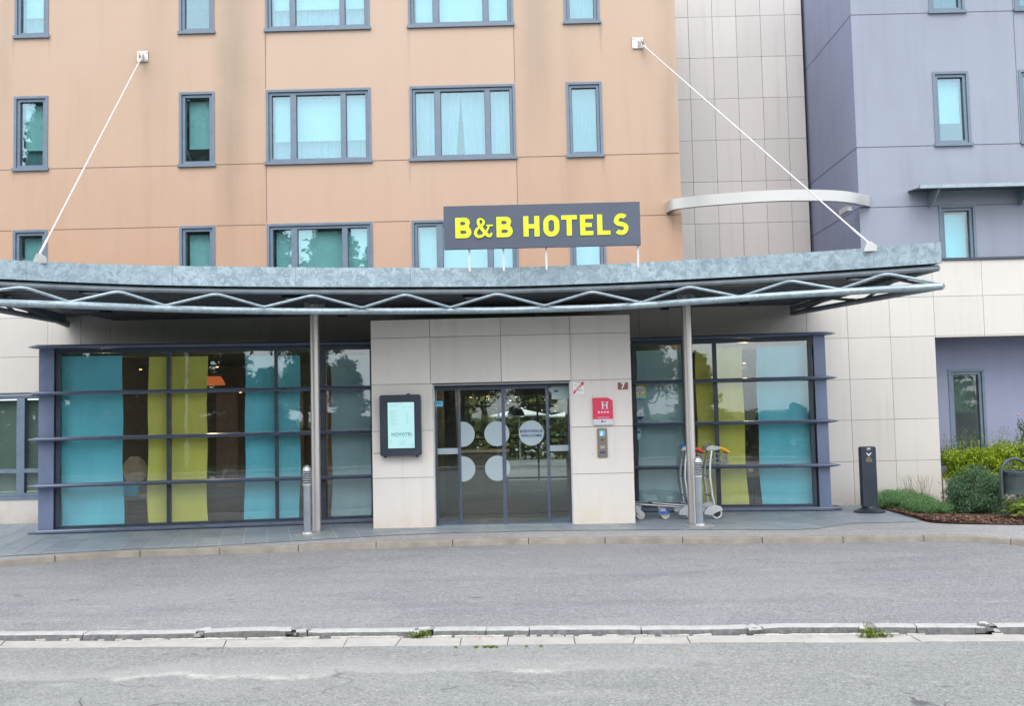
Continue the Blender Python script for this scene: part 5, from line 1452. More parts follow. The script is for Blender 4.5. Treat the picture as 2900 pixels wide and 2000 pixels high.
# luggage trolleys
def trolley(x, y, label, grip, rz=0):
    t = thing('luggage_trolley', label, 'luggage trolley', (x, y, ZP+.004), rz, 'luggage trolleys nested by the right bay')
    Wd = .24
    m = MB()   # deck rails
    for s in (-1, 1): m.tube([(-.88, s*.12, .235), (-.60, s*.20, .215), (0, s*Wd, .165)], .014, 8)
    m.tube([(-.88, -.12, .235), (-.91, -.06, .237), (-.915, 0, .238), (-.91, .06, .237), (-.88, .12, .235)], .014, 8)
    for k in (-.65, -.45, -.25): m.tube([(k, -.19, .21-.0), (k, .19, .21)], .009, 6)
    m.build('deck', 'deckm', t, True)
    for s in (-1, 1):
        m = MB(); m.tube([(0, s*Wd, .15), (-.03, s*.235, .32), (-.055, s*.22, .60), (-.04, s*.19, .80), (-.01, s*.16, .96), (.0, s*.14, 1.02)], .017, 10); m.build('upright', 'bollard_l', t, True)
        # wheel housing and wheel
        m = MB(); pts = [(-.16, .07), (-.15, .13), (-.08, .19), (0, .205), (.08, .18), (.11, .13), (.02, .10), (-.05, .06)]
        m.prism(pts, s*Wd-.035, s*Wd+.035); hs = m.build('wheel_housing', 'plast', t, True)
        m = MB(); m.rings([[Vector((.02+r_*math.cos(a*2*pi/28), s*Wd+yy_, .085+r_*math.sin(a*2*pi/28))) for a in range(28)] for r_, yy_ in ((.055, -.016), (.08, -.018), (.085, 0), (.08, .018), (.055, .016))], capa=False, capb=False)
        w_ = m.build('wheel', 'tyre', t, True)
        m = MB(); m.rings([[Vector((.02+.055*math.cos(a*2*pi/20), s*Wd+yy_, .085+.055*math.sin(a*2*pi/20))) for a in range(20)] for yy_ in (-.012, .012)]); m.build('hub', 'rubber', w_, True)
    # front castors
    for s in (-1, 1):
        m = MB(); m.rings([[Vector((-.70+r_*math.cos(a*2*pi/24), s*.13+yy_, .062+r_*math.sin(a*2*pi/24))) for a in range(24)] for r_, yy_ in ((.035, -.014), (.058, -.015), (.062, 0), (.058, .015), (.035, .014))])
        w_ = m.build('castor', 'tyre', t, True)
        m = MB(); m.prism([(-.78, .20), (-.76, .10), (-.70, .055), (-.68, .06), (-.70, .15), (-.68, .20)], s*.13+.018, s*.13+.026); m.prism([(-.78, .20), (-.76, .10), (-.70, .055), (-.68, .06), (-.70, .15), (-.68, .20)], s*.13-.026, s*.13-.018); m.build('fork', 'plast', w_)
    m = MB(); m.tube([(-.03, -.235, .32), (-.03, .235, .32)], .012, 8); m.tube([(-.055, -.22, .60), (-.055, .22, .60)], .010, 8); m.build('cross_bar', 'chrome', t, True)
    # basket of wire
    m = MB()
    for z in (.80, .86, .93): m.tube([(-.02, -.17, z), (.24, -.13, z), (.26, 0, z), (.24, .13, z), (-.02, .17, z)], .005, 6)
    for yb in (-.15, -.1, -.05, 0, .05, .1, .15): m.tube([(.25-abs(yb)*.2, yb, .93), (.22, yb, .78), (0, yb, .78)], .004, 6)
    for xk in (.04, .10, .16):
        for s in (-1, 1): m.tube([(xk, s*.15, .93), (xk, s*.14, .78)], .004, 6)
    m.build('wire_basket', 'chrome', t, True)
    m = MB()
    for s in (-1, 1): m.tube([(.02, s*.14, .98), (.035, s*.135, 1.02), (.0, s*.12, 1.045)], .022, 8)
    pts = [(-.09, .99), (-.07, 1.035), (.0, 1.055), (.09, 1.04), (.13, 1.005), (.06, .985)]
    m.prism(pts, -.18, .18); m.build('handle_housing', 'plast', t, True)
    m = MB(); m.tube([(.10, -.16, 1.02), (.17, -.17, 1.0), (.24, -.15, .955), (.255, -.06, .945), (.255, .06, .945), (.24, .15, .955), (.17, .17, 1.0), (.10, .16, 1.02)], .019, 10); m.build('grip', grip, t, True)
    return t
pz = G(2028, 1470.5, ZP); t1 = trolley(pz.x-.02, pz.y+.22, 'grey luggage trolley with an orange grip, outermost of the nested pair', 'orangep')
k_ = (P(2010, 1263, pz.y+.15).z-ZP)/1.05; t1.scale = (k_, k_, k_)
pz2 = G(1956, 1473, ZP); t2 = trolley(pz2.x, pz2.y+.30, 'grey luggage trolley with a red grip, half hidden behind the steel column', 'redp'); t2.scale = (k_, k_, k_)
MB().box(-.08, -.0, -.15, -.06, 1.0, 1.07).build('coin_lock', 'bluep', t2)
MB().box(-.46, -.30, -.21, -.18, .09, .12).build('brake_pedal', 'bluep', t2)

# ------------------------------------------------------------------ plants
def blobleaf(mb, c, r, n, sz, asp=.5, top=1.5, flat=None):
    """leaves through an ellipsoid, denser near the surface"""
    for _ in range(n):
        d = Vector((random.gauss(0, 1), random.gauss(0, 1), random.gauss(0, 1))).normalized()
        k_ = random.random()**.35
        p = Vector((c[0]+d.x*r[0]*k_, c[1]+d.y*r[1]*k_, c[2]+d.z*r[2]*k_))
        if flat is not None and p.z < flat: continue
        nn = (d+Vector((random.gauss(0, .6), random.gauss(0, .6), random.gauss(.4, .6)))).normalized()
        mb.leaf(p, random.uniform(.6, 1.3)*sz, asp, nn, min(1, max(0, random.gauss(.5, .25))))
random.seed(12)
def gpt(px, py, Y): return P(px, py, Y)
# rounded dark shrub
YSH = G(2755, 1466, ZP).y+.5
c0 = P(2765, 1410, YSH)
sh = thing('rounded_shrub', 'dense rounded dark green shrub between the pale wall and the litter bin', 'shrub', (c0.x, c0.y, ZP))
m = MB()
for i in range(46):
    a = random.uniform(0, 2*pi); q_ = random.random()**.5
    blobleaf(m, (q_*.40*math.cos(a), q_*.36*math.sin(a), random.uniform(.08, .70)*(1-.3*q_)), (.17, .17, .15), 520, .017, .42, flat=0)
for i in range(44):
    blobleaf(m, (random.uniform(.3, 1.5), random.uniform(-.2, .4), random.uniform(.05, .58)), (.18, .17, .14), 320, .017, .42, flat=0)
for i in range(110):
    a = random.uniform(0, 2*pi); q_ = random.random()**.5; b_ = Vector((q_*.48*math.cos(a), q_*.36*math.sin(a), .62-.28*q_)); d = Vector((random.gauss(0, .45), random.gauss(0, .3), 1)).normalized()
    for k in range(10): m.leaf(b_+d*(k*.024), .015, .4, None, random.uniform(.4, 1))
m.build('foliage', 'shrub', sh, _nofix=True)
m = MB()
for i in range(12):
    a = random.uniform(0, 6.28); m.tube([(0.03*math.cos(a), .03*math.sin(a), -.05), (.2*math.cos(a), .15*math.sin(a), .3), (.36*math.cos(a), .25*math.sin(a), .55)], [.012, .008, .004], 5)
m.build('stem', 'trunk', sh)
# golden hedge in the recess
c0 = P(2800, 1330, YW+.1)
gh = thing('golden_hedge', 'golden green privet hedge growing in the recess below the window', 'hedge', (c0.x, c0.y, .3))
zt_h = P(2800, 1262, YW+.2).z-.3
m = MB(); x0_, x1_ = rx(2672, 1300, YW)-c0.x, 3.0
for i in range(260):
    xx = random.uniform(x0_+.08, x1_); zz = random.uniform(.12, zt_h-.04+.05*math.sin(xx*3))
    blobleaf(m, (xx, random.uniform(-.22, .2), zz), (.18, .14, .11), 230, .021, .5)
for i in range(110):
    xx = random.uniform(x0_+.05, x1_); b_ = Vector((xx, random.uniform(-.1, .2), zt_h-.08)); d = Vector((random.gauss(0, .25), random.gauss(0, .2), 1)).normalized(); L_n = random.choice([5, 8, 8, 12, 16])
    for k in range(L_n): m.leaf(b_+d*(k*.024)+Vector((random.gauss(0, .008), 0, 0)), .018, .5, None, random.uniform(.3, 1))
m.build('foliage', 'gold', gh, _nofix=True)
m = MB()
for i in range(60):
    xx = random.uniform(x0_+.05, x1_); b_ = Vector((xx, random.uniform(0, .25), zt_h-.1)); d = Vector((random.gauss(0, .22), random.gauss(0, .15), 1)).normalized()
    for k in range(random.choice([8, 12, 16, 20])): m.leaf(b_+d*(k*.022)+Vector((random.gauss(0, .012), 0, 0)), .017, .5, None, random.uniform(.3, 1))
m.build('tall_shoots', 'shrub', gh, _nofix=True)
m = MB()
for i in range(24):
    xx = random.uniform(x0_+.1, x1_); m.tube([(xx, .05, -.1), (xx+random.gauss(0, .05), .05, .35), (xx+random.gauss(0, .1), 0, .8)], [.011, .008, .004], 5)
m.build('stem', 'trunk', gh)
# raised planter wall behind shrub
pw = P(2668, 1356, YW+.02)
MB().box(pw.x, XEND, YW-.02, YW+.10, .0, pw.z, .3).build('planter_wall', 'clad', hotel).location = (0, -YO, 0)
mb = MB().box(pw.x, XEND, YW+.101, YN-.001, 0, pw.z-.03); setting(mb.build('planter_soil', 'mulch'))
# ground cover
gc = G(2585, 1450, ZP)
gcv = thing('ground_cover_shrub', 'low spreading fresh green ground cover at the foot of the pale wall', 'shrub', (gc.x, YW-.7, ZP))
m = MB()
ge_ = [G(x, y, ZP) for x, y in ((2484, 1441), (2530, 1447), (2575, 1455), (2620, 1462), (2680, 1463))]
x0_, x1_ = ge_[0].x-gc.x, ge_[-1].x-gc.x+.15
def gfront(x):
    return (interp(ge_, x+gc.x))-(YW-.7)
for i in range(190):
    xx = random.uniform(x0_+.06, x1_); yf = gfront(xx); yy_ = random.uniform(yf+.10, .62); hh = .24*min(1, (xx-x0_)/.3+.35)
    blobleaf(m, (xx, yy_, random.uniform(.02, hh*min(1, .45+(yy_-yf)))), (.13, .12, .07), 200, .015, .3, flat=0)
for i in range(900):
    xx = random.uniform(x0_, x1_); yf = gfront(xx); yy_ = random.uniform(yf+.05, .62); b_ = Vector((xx, yy_, .08+.14*min(1, yy_-yf+.2)*random.random())); d = Vector((random.gauss(0, .35), random.gauss(-.1, .35), 1)).normalized()
    for k in range(7): m.leaf(b_+d*(k*.017), .012, .33, None, random.uniform(.4, 1))
m.build('foliage', 'junip', gcv, _nofix=True)
m = MB()
for i in range(40):
    xx = random.uniform(x1_-.35, x1_+.1); b_ = Vector((xx, .0, .2)); d = Vector((random.gauss(0, .3), random.gauss(0, .2), 1)).normalized()
    m.tube([b_, b_+d*random.uniform(.2, .42)], [.0022, .001], 4)
    for k in range(6): m.leaf(b_+d*(.15+k*.04), .011, .4)
m.build('dry_stalks', 'dry', gcv, _nofix=True)
# rose bush at right edge
rb_ = P(2905, 1300, YW+.1)
rs_ = thing('rose_bush', 'tall rose bush with a pale bloom at the right edge of the photo', 'rose bush', (rb_.x, rb_.y, .3))
m = MB(); zt_r = P(2890, 1185, YW+.1).z-.3
for i in range(22):
    blobleaf(m, (random.uniform(-.12, .5), random.gauss(0, .08), random.uniform(zt_r-.75, zt_r-.02)), (.10, .08, .08), 26, .035, .6)
m.build('foliage', 'shrub', rs_, _nofix=True)
m = MB()
for i in range(6): m.tube([(random.uniform(0, .3), 0, -.1), (random.uniform(-.1, .4), 0, zt_r*.6), (random.uniform(-.12, .4), 0, zt_r)], [.01, .007, .004], 5)
m.build('stem', 'trunk', rs_)
bp_ = P(2884, 1174, YW+.05)-Vector((rb_.x, rb_.y, .3)); m = MB()
for k in range(30):
    d = Vector((random.gauss(0, 1), random.gauss(0, 1), random.gauss(0, 1))).normalized(); m.leaf(bp_+d*.016, .018, .8, d)
m.build('bloom', 'rose', rs_, _nofix=True)
# broad leaf plant at the bottom right
hb = G(2905, 1478, ZP); t = thing('broadleaf_plant', 'low plant with broad light green leaves right of the litter bin', 'plant', (hb.x+.05, hb.y+.25, ZP))
m = MB()
for k in range(70):
    a = random.uniform(0, 2*pi); r_ = random.uniform(.02, .3); n = Vector((math.cos(a)*.5, math.sin(a)*.5, 1)).normalized()
    m.leaf((r_*math.cos(a), r_*math.sin(a), random.uniform(.06, .3)), random.uniform(.05, .085), .7, n)
m.build('foliage', 'weed', t, _nofix=True)
# weeds in the kerb
def weed(px, py, label, nst, hgt, sprd, cat='weed'):
    b_ = G(px, py, -.03); t = thing('weed', label, cat, (b_.x, b_.y, -.045), 0, 'weeds growing from the kerb joints'); m = MB()
    for k in range(nst):
        d = Vector((random.gauss(0, sprd), random.gauss(0, sprd*.6), 1)).normalized(); o_ = Vector((random.gauss(0, sprd*.06), random.gauss(0, .012), 0)); L_n = random.uniform(.4, 1)*hgt
        for q_ in range(12): m.leaf(o_+d*(L_n*q_/12)+Vector((random.gauss(0, .006), random.gauss(0, .006), 0)), random.uniform(.006, .013), .55)
    m.build('foliage', 'weed', t, _nofix=True)
weed(1193, 1801, 'dense mossy weed in the kerb gap in front of the doors', 40, .075, .5)
weed(2462, 1795, 'upright leafy green weed in the kerb gap in front of the ashtray pillar', 14, .15, .25)
weed(2474, 1800, 'low yellowish weed tuft at the foot of the upright one', 36, .08, 1.0)
weed(1400, 1828, 'thin flat moss strip at the gutter edge', 16, .02, 2.2)
# fallen leaves
for px, py, lb2 in ((1357, 1810, 'orange fallen leaf in the gutter joint'), (1611, 1541, 'orange leaf on the curved kerb before the doors'), (2738, 1537, 'reddish leaf against the curved kerb at the right'), (1930, 1840, 'thin brown leaf lying on the road'), (1236, 1548, 'tiny orange leaf by the far kerb')):
    z_ = -.045 if py > 1700 else .0
    b_ = G(px, py, z_+.01); m = MB(); m.leaf((0, 0, .012), .022, .35, Vector((random.gauss(0, .2), -.3, 1)).normalized()); m.leaf((.012, 0, .016), .015, .5, Vector((.3, -.2, 1)).normalized())
    o = m.build('fallen_leaf', 'leafr', _nofix=True); o.location = (b_.x, b_.y, z_+.002); tagd(o, lb2, 'leaf', 'fallen leaves')

# ------------------------------------------------------------------ interior
x_l, x_r = -8.6, XBc-.3; YK = 25.5
hl = MB()
o0 = P(1312, 1200, YK).x; o1 = P(1618, 1200, YK).x
wall_holes(hl, x_l, x_r, .0, 3.2, YK, .2, [(o0, o1, .0, 2.28)])
hl.box(x_l-.1, x_l, YW+.3, YK, 0, 3.2); hl.box(x_r, x_r+.1, YW+.3, YK, 0, 3.2)
o = hl.build('lobby_wall', 'wallin', hotel); o.location = (0, -YO, 0)
m = MB(); m.slab([(x_l, YW+.3), (AL.x+.2, AL.y+.2), (BL.x, BL.y+.2), (PX0+.05, YE+.25), (PX1-.05, YE+.25), (AR.x, AR.y+.2), (BR.x-.1, BR.y+.2), (x_r, YW+.3), (x_r, YK), (x_l, YK)], ZP-.02, ZP+.014); o = m.build('lobby_floor', 'floorin', hotel); o.location = (0, -YO, 0)
m = MB(); m.box(x_l, x_r, YW+.26, YK, 3.2, 3.3); m.box(PX0+.1, PX1-.1, YE+.3, YW+.3, dz+.1, dz+.2); o = m.build('lobby_ceiling', 'ceil', hotel); o.location = (0, -YO, 0)
for x in (-7.9, -6.2, -5.15, -3.3, 2.3, 4.2): MB().box(x, x+.55, YK-.12, YK-.001, .1, 2.5).build('wall_panel', 'tan', hotel).location = (0, -YO, 0)
for x in (-1.75, 1.55): MB().box(x, x+.3, YK-3.2, YK-2.9, .1, 3.2).build('lobby_pillar', 'tan', hotel).location = (0, -YO, 0)
m = MB()
for z in (ZP+.05, 1.15, 1.98): m.box(o0, o1, YK-.02, YK+.03, z, z+.05)
for t in (.0, .32, .37, .68, .97): m.box(o0+(o1-o0)*t, o0+(o1-o0)*t+.05, YK-.03, YK+.04, .1, 2.28)
o = m.build('rear_glazing_frame', 'frame_d', hotel); o.location = (0, -YO, 0)
# porch inner lobby: wood panel left
m = MB(); q_ = P(1240, 1200, YE+2.6); m.box(q_.x-.2, P(1292, 1200, YE+2.6).x, YE+2.6, YE+2.7, ZP, 2.6); o = m.build('wood_panel', 'wood', hotel); o.location = (0, -YO, 0); M['wood2'] = plain('dark_wood', (.13, .085, .06), .5, 0, .25, 3); o.data.materials[0] = M['wood2']
# reception counter
rc = P(1375, 1330, 20.5); t = thing('reception_counter', 'grey reception counter seen through the left sliding door', 'counter', (rc.x, 20.5, ZP))
m = MB(); m.box(-.55, .45, 0, .6, 0, .95); m.build('body', 'grey', t); MB().box(-.6, .5, -.05, .65, .951, 1.0).build('top', 'white', t)
# pendant lamps & spots
def pendant(px, py, Y, label, r_=.24):
    p = P(px, py, Y); t = thing('pendant_lamp', label, 'lamp', tuple(p), 0, 'lamps hanging in the lobby')
    m = MB(); n = 36
    rs = []
    for z, k_ in ((-.10, 1.0), (-.02, .88), (.06, .66)): rs.append([Vector((r_*k_*(1+(.02 if a % 2 else -.02))*math.cos(a*2*pi/n), r_*k_*(1+(.02 if a % 2 else -.02))*math.sin(a*2*pi/n), z)) for a in range(n)])
    m.rings(rs, capa=False, capb=True); m.build('lamp_shade', 'lampsh', t)
    m = MB(); m.lathe([(0, -.05), (.035, -.03), (.045, 0), (.03, .035), (0, .045)], 14); m.build('bulb', 'lampglow', t, True); 
    MB().tube([(0, 0, .06), (0, 0, 3.2-p.z)], .006, 6).build('cord', 'black', t)
pendant(600, 1076, 18.4, 'orange wicker pendant lamp beside the lime panel of the left bay')
pendant(1461, 1166, 22.5, 'dark drum pendant lamp seen through the right sliding door', .2)
o = [x for x in bpy.data.objects if x.name.startswith('lamp_shade')][-1]; o.data.materials[0] = M['black2']
for px, py, Y in ((615, 1041, 19), (681, 1113, 21), (825, 1111, 21.), (398, 1048, 19), (1281, 1121, 19), (1382, 1124, 19), (1462, 1126, 19), (1333, 1127, 20), (1984, 1010, 17.9), (2108, 1030, 18.5), (1573, 1150, 21)):
    p = P(px, py, Y); m = MB(); m.lathe([(0, 0), (.028, 0), (.028, .015), (0, .015)], 12)
    o = m.build('spot_lamp', 'spot', None); o.location = p; tagd(o, 'small warm spotlight glowing in the lobby ceiling', 'lamp', 'lobby ceiling spotlights')
# chair, table, mug, laptop, bag
ch_ = P(383, 1345, 17.4); t = thing('shell_chair', 'beige shell backed chair inside the left bay', 'chair', (ch_.x, ch_.y, ZP), .5)
zz0 = ch_.z-ZP
m = MB(); rs = []
for j in range(7):
    z = zz0-.22+j*.09; hw = (.07, .13, .185, .21, .21, .17, .08)[j]
    rs.append([Vector((hw*math.sin(a), .07*math.cos(a*1.0)+.02*j*.3, z)) for a in [(-1+2*i/8)*1.3 for i in range(9)]])
m.rings(rs, close=False, capa=False, capb=False); m.build('backrest', 'shell', t, True)
m = MB(); m.box(-.22, .22, -.42, .06, .43, .47); m.build('seat', 'tan', t)
for a, b in ((-.18, -.36), (.18, -.36), (-.18, 0), (.18, 0)): MB().tube([(a, b, .43), (a*1.15, b*1.1, 0)], .012, 6).build('leg', 'wood', t)
tb = P(640, 1362, 17.2); t = thing('lounge_table', 'dark table with a laptop and mug inside the left bay', 'table', (tb.x, tb.y, ZP)); zt2 = tb.z-ZP
m = MB(); m.box(-.5, 1.5, -.3, .4, zt2-.03, zt2); m.build('tabletop', 'wood2', t); MB().tube([(.4, 0, 0), (.4, 0, zt2-.03)], .04, 10).build('leg', 'black', t)
mg = P(600, 1362, 16.98); t = thing('mug', 'pale mint mug standing on the table beside the lime panel', 'mug', (mg.x, mg.y, ZP+zt2+.001))
MB().lathe([(0, 0), (.04, 0), (.042, .09), (.037, .09), (.035, .01), (0, .01)], 20).build('cup', 'mint', t, True); MB().tube([(.04, 0, .07), (.065, 0, .06), (.065, 0, .03), (.04, 0, .02)], .006, 6).build('handle', 'mint', t, True)
t = thing('laptop', 'open laptop seen edge on upon the lounge table', 'laptop', (mg.x+.30, mg.y, ZP+zt2+.001)); MB().box(-.14, .12, -.1, .12, 0, .015).build('base', 'grey', t)
m = MB(); m.box(-.005, .005, -.1, .12, 0, .24, .5, Matrix.Translation((-.13, 0, .012)) @ Matrix.Rotation(.35, 4, 'Y')); m.build('lid', 'plast', t)
t.rotation_euler = (0, 0, 0)
bg = P(383, 1396, 17.2); t = thing('shopping_bag', 'bright blue bag lying by the shell chair', 'bag', (bg.x, bg.y-.25, ZP+.475))
bgz = bg.z-.07-ZP-.475
m = MB(); m.rings([[Vector((-.15, -.06, 0)), Vector((.13, -.06, 0)), Vector((.13, .06, 0)), Vector((-.15, .06, 0))], [Vector((-.17, -.05, .10)), Vector((.15, -.06, .12)), Vector((.15, .05, .11)), Vector((-.17, .06, .12))], [Vector((-.10, -.01, .2)), Vector((.10, -.02, .22)), Vector((.10, .01, .22)), Vector((-.10, .01, .2))]]); m.build('body', 'bagblue', t)
for (px, Y, rzz, lb2) in ((760, 18.2, 2.2, 'dark upholstered lounge chair behind the left bay table'), (520, 19.3, -.6, 'dark upholstered lounge chair deeper in the room behind the lime panel'), (860, 17.3, 1.4, 'dark upholstered lounge chair next to the steel column')):
    q_ = P(px, 1300, Y); t = thing('lounge_chair', lb2, 'chair', (q_.x, q_.y, ZP+.014), rzz, 'dark lounge chairs inside the left bay')
    MB().prism(rrect(-.27, .27, .36, .46, .04), -.27, .27).build('seat', 'black2', t, True)
    MB().prism(rrect(-.26, .26, .47, .88, .08), .19, .27).build('backrest', 'wood2', t, True)
    for a in (-.22, .22):
        for b in (-.22, .22): MB().tube([(a, b, .36), (a*1.1, b*1.1, 0)], .014, 6).build('leg', 'wood', t)
cb = P(2133, 1330, 17.8); t = thing('side_table', 'dark side table between the lime and turquoise panels of the right bay', 'table', (cb.x, cb.y, ZP)); zc2 = P(2133, 1345, 17.8).z-ZP
m = MB(); m.lathe([(0, zc2-.03), (.3, zc2-.03), (.3, zc2), (0, zc2)], 28); m.build('tabletop', 'wood2', t, True); MB().lathe([(0, 0), (.2, 0), (.03, .03), (.03, zc2-.03), (0, zc2-.03)], 20).build('leg', 'black', t, True)
t = thing('cardboard_box', 'brown cardboard box standing on the right bay side table', 'box', (cb.x+.02, cb.y, ZP+zc2+.001)); MB().box(-.2, .2, -.15, .15, 0, .22).build('carton', 'card', t); MB().box(-.14, -.05, -.153, -.151, .06, .15).build('paper_label', 'white', t)

# ------------------------------------------------------------------ garden behind
def leafwall(name, label, cat, x0, x1, y0, y1, z0, z1, n, sz, mat, seed):
    random.seed(seed); t = thing(name, label, cat, ((x0+x1)/2, (y0+y1)/2, z0)); m = MB(); cx_, cy_ = (x0+x1)/2, (y0+y1)/2
    for i in range(n):
        xx = random.uniform(x0, x1); zt_ = z1-z0 + .25*math.sin(xx*1.7)+.15*math.sin(xx*4.1)
        zz = random.random()**.8*zt_; yy_ = random.uniform(y0, y1)
        m.leaf((xx-cx_, yy_-cy_, zz), random.uniform(.6, 1.4)*sz, .6)
    m.build('foliage', mat, t, _nofix=True); return t
leafwall('garden_bank', 'sunlit leafy bank behind the terrace seen through the lobby', 'hedge', -7, 7, 38, 39.5, -.1, 6.5, 17000, .2, 'bank', 31)
leafwall('clipped_hedge', 'dark clipped hedge on the terrace right of the parasol', 'hedge', 1.3, 4.5, 30, 31, -.1, 1.5, 3500, .07, 'shrub', 32)
def parasol(px, py, Y, w, label):
    p = P(px, py, Y); t = thing('parasol', label, 'parasol', (p.x, p.y, -.1), .3, 'white parasols on the rear terrace'); z = p.z+.1
    m = MB(); n = 8; m.rings([[Vector((r_*math.cos(a*2*pi/n), r_*math.sin(a*2*pi/n), zz)) for a in range(n)] for r_, zz in ((.03, z), (w*.5, z-.20*w/2), (w, z-.42*w/2), (w*.98, z-.42*w/2-.04))], capb=False); m.build('canopy', 'umb', t)
    MB().tube([(0, 0, 0), (0, 0, z-.02)], .025, 8).build('pole', 'plast', t)
parasol(1470, 1158, 33, 1.0, 'white parasol on the rear terrace seen through the right sliding door')
parasol(1622, 1162, 33, .9, 'white parasol further right, cut by the door side light')
setting(MB().face([(-12, YK+.2, .0), (12, YK+.2, .0), (12, 60, .0), (-12, 60, .0)]).build('terrace', 'walk'))

# ------------------------------------------------------------------ across the road (seen in the glass)
setting(MB().box(-60, 60, -2.2, -1.5, -.1, .06).build('far_kerb_walk', 'walk'))
random.seed(40)
m = MB()
for i in range(16000):
    m.leaf((random.uniform(-26, 26), random.uniform(-7, -2.3), random.uniform(-.1, .02)), random.uniform(.04, .09), .3)
o = m.build('grass', 'grassm', _nofix=True); o['kind'] = 'stuff'; o['label'] = 'rough grass verge across the road'
def conifer_mesh(seed, h=1., nb=230):
    random.seed(seed); f = MB()
    H_ = 14.; 
    for i in range(nb):
        z = H_*(.06+.92*(i/nb)); rad = (1-(z/H_))**.75*2.6*random.uniform(.65, 1.15)+.15
        a = random.uniform(0, 2*pi); 
        for k in range(38):
            t_ = random.random()**.6; r_ = rad*t_
            p = Vector((r_*math.cos(a)+random.gauss(0, .22), r_*math.sin(a)+random.gauss(0, .22), z-.35*t_*rad*.5+random.gauss(0, .18)))
            f.leaf(p, random.uniform(.16, .38), .42)
    tr = MB(); tr.tube([(0, 0, 0), (.05, 0, H_*.5), (0, 0, H_*.95)], [.22, .13, .03], 8)
    return f, tr
def proto(mk, name, label, cat, loc, group, fm):
    f, tr = mk; t = thing(name, label, cat, loc, 0, group)
    a = f.build('crown', fm, t, _nofix=True); b = tr.build('trunk', 'trunk', t); return t
def copy_tree(root, loc, rz, s, label):
    r = root.copy(); COL.objects.link(r); r.location = loc; r.rotation_euler = (0, 0, rz); r.scale = (s[0], s[0], s[1]); r['label'] = label
    for c in list(root.children):
        d = c.copy(); COL.objects.link(d); d.parent = r
    return r
cA = proto(conifer_mesh(1), 'conifer', 'dark conifer across the road, mirrored in the far left windows', 'tree', (-23, -12, -.1), 'conifers across the road', 'conif')
cB = proto(conifer_mesh(2), 'conifer', 'dark conifer across the road, second from the left end', 'tree', (-19.3, -11, -.1), 'conifers across the road', 'conif')
cA.scale = (1, 1, 1.3); cB.scale = (1.1, 1.1, 1.2)
places = [(-26.5, -10, .95, 1.1), (-15.4, -12, 1.3, 1.27), (-12.0, -11.2, 1.0, .95), (-9.3, -13.0, 1.1, .9), (-4.6, -12.2, .7, .36), (-3.2, -13.0, .6, .30), (.4, -13, .6, .33), (-30, -12, 1.1, 1.3), (-21, -15, 1.2, 1.15), (-6.9, -13, 1.0, .75), (15.5, -14, 1.0, .42), (19.5, -12, 1.2, .55)]
for i, (x, y, sx_, sz_) in enumerate(places):
    copy_tree((cA, cB)[i % 2], (x, y, -.1), i*1.3, (sx_, sz_), 'dark conifer across the road, number %d counted along the row' % (i+1))
labs = ['short wide conifer behind the camera left of the tall group', 'tall broad conifer of the left group', 'tall conifer at the right end of the left group', 'slim mid height conifer after the tall group', 'low conifer left of the gap', 'low wide conifer opposite the left bay', 'low conifer opposite the porch', 'tall conifer at the far left end', 'tall conifer standing in the second row', 'smallest conifer by the sky gap', 'small conifer standing right of the porch axis', 'small conifer at the far right end']
for ob, lb2 in zip([o for o in bpy.data.objects if o.name.startswith('conifer.') and o.type == 'EMPTY'][-12:], labs): ob['label'] = lb2
def broad_mesh(seed):
    random.seed(seed); f = MB(); tr = MB(); tr.tube([(0, 0, 0), (.05, .02, 1.6), (.0, .1, 3.2)], [.17, .13, .08], 8)
    for i in range(26):
        a = random.uniform(0, 2*pi); r_ = random.uniform(.2, 1.6); z = random.uniform(2.3, 5.8); c_ = (r_*math.cos(a)*(1-.12*abs(z-3.8)), r_*math.sin(a), z)
        tr.tube([(0, .05, 2.2), (c_[0]*.5, c_[1]*.5, z*.75), c_], [.06, .035, .012], 5)
        blobleaf(f, c_, (.75, .75, .6), 300, .09, .6)
    return f, tr
b1_ = proto(broad_mesh(5), 'broadleaf_tree', 'round leafy tree across the road mirrored beside the round stickers', 'tree', (-1.7, -10.5, -.1), 'broadleaf trees across the road', 'broad')
copy_tree(b1_, (9.5, -12, -.1), 2, (1.1, .95), 'wide leafy tree across the road at the right end')
leafwall('roadside_hedge', 'dark roadside hedge across the road behind the grass verge', 'hedge', -26, 22, -9.6, -8.4, -.1, 1.5, 20000, .13, 'conif', 33)
# street lamp across the road (mirrored)
t = thing('street_lamp', 'slender grey street lamp across the road mirrored in the glass', 'street lamp', (-6.4, -6.9, -.1)); MB().tube([(0, 0, 0), (0, 0, 6.8), (.25, .1, 7.1), (.7, .25, 7.2)], [.07, .045, .04, .035], 10).build('pole', 'plast', t, True); MB().box(.6, 1.15, .12, .38, 7.14, 7.24).build('lamp_head', 'grey', t)

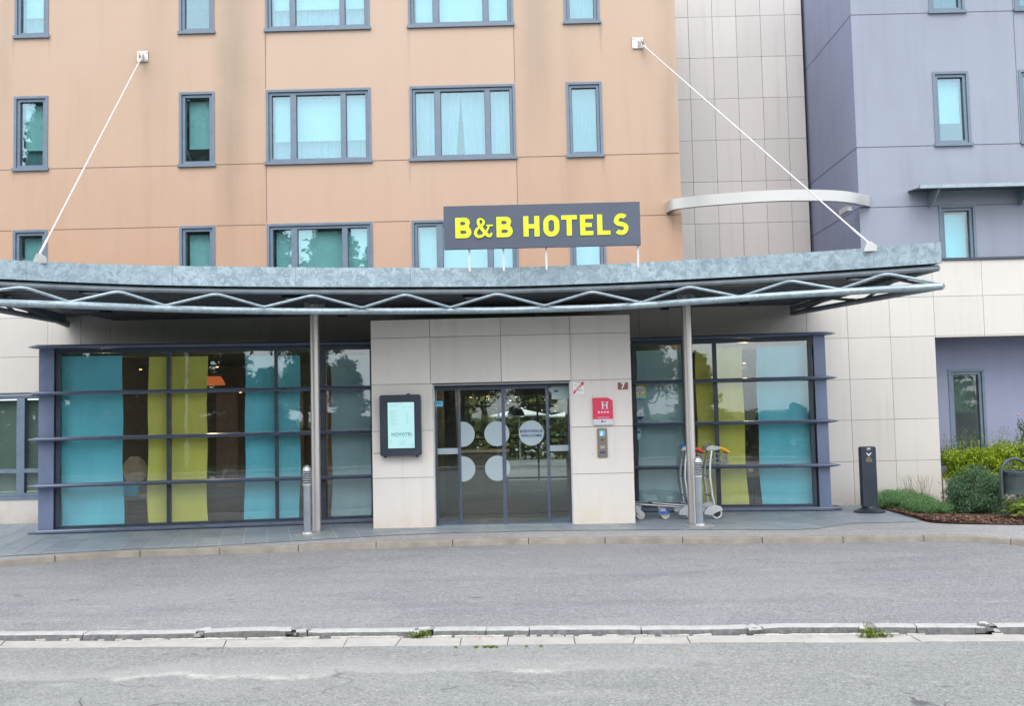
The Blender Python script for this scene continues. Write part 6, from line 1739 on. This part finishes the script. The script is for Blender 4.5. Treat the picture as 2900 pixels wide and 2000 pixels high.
# ------------------------------------------------------------------ light
w = bpy.data.worlds.new('World'); S.world = w; w.use_nodes = True
nt = w.node_tree; nt.nodes.clear(); q = N(nt)
el, rot = math.radians(54), math.radians(190)
sky = q.n('TexSky', sky_type='NISHITA'); sky.sun_disc = False; sky.sun_elevation = el; sky.sun_rotation = rot
sky.air_density = 1.3; sky.dust_density = 3.5; sky.ozone_density = 1.2
co = q.n('TexCoord'); mp_ = q.n('Mapping'); mp_.inputs['Scale'].default_value = (1, 1, 2.6); nt.links.new(co.outputs['Generated'], mp_.inputs['Vector'])
cl_ = q.noise(mp_.outputs[0], 1.7, 7, .58, .3)
cf = q.mr(cl_, .36, .58, .35, .97)
colr = q.mix(cf, sky.outputs[0], (8.2, 8.5, 8.9))
bgn = q.n('Background'); bgn.inputs[1].default_value = .145; q.l(colr, bgn.inputs[0])
wo = q.n('OutputWorld'); q.l(bgn.outputs[0], wo.inputs[0])
sun = bpy.data.lights.new('sun', 'SUN'); sun.energy = .85; sun.angle = math.radians(42); sun.color = (1, .965, .92)
so = bpy.data.objects.new('sun', sun); COL.objects.link(so)
# sky rotation: direction of the sun = (sin(rot), cos(rot)) measured from +Y clockwise
sd = Vector((math.sin(rot)*math.cos(el), math.cos(rot)*math.cos(el), math.sin(el)))
so.rotation_euler = sd.to_track_quat('Z', 'Y').to_euler(); so.location = (0, -10, 20)
def lamp(px, py, Y, wt, r_=.05):
    l = bpy.data.lights.new('bulb_and_fill_light', 'POINT'); l.energy = wt; l.color = (1, .72, .45); l.shadow_soft_size = r_
    o = bpy.data.objects.new('bulb_and_fill_light', l); COL.objects.link(o); o.location = P(px, py, Y)
lamp(600, 1092, 18.4, 22); lamp(1382, 1130, 19, 25); lamp(2108, 1040, 18.5, 14); lamp(300, 1060, 19.5, 16)  # three at shown lamps; the last, without fixture, added to brighten the room
S.view_settings.view_transform = 'Standard'; S.view_settings.look = 'None'; S.view_settings.gamma = 1; S.view_settings.use_curve_mapping = False
S.view_settings.exposure = 1.02
S.render.engine = 'CYCLES'
S.cycles.max_bounces = 8; S.cycles.transparent_max_bounces = 12; S.cycles.caustics_reflective = False; S.cycles.caustics_refractive = False
S.render.resolution_x = 1024; S.render.resolution_y = 707
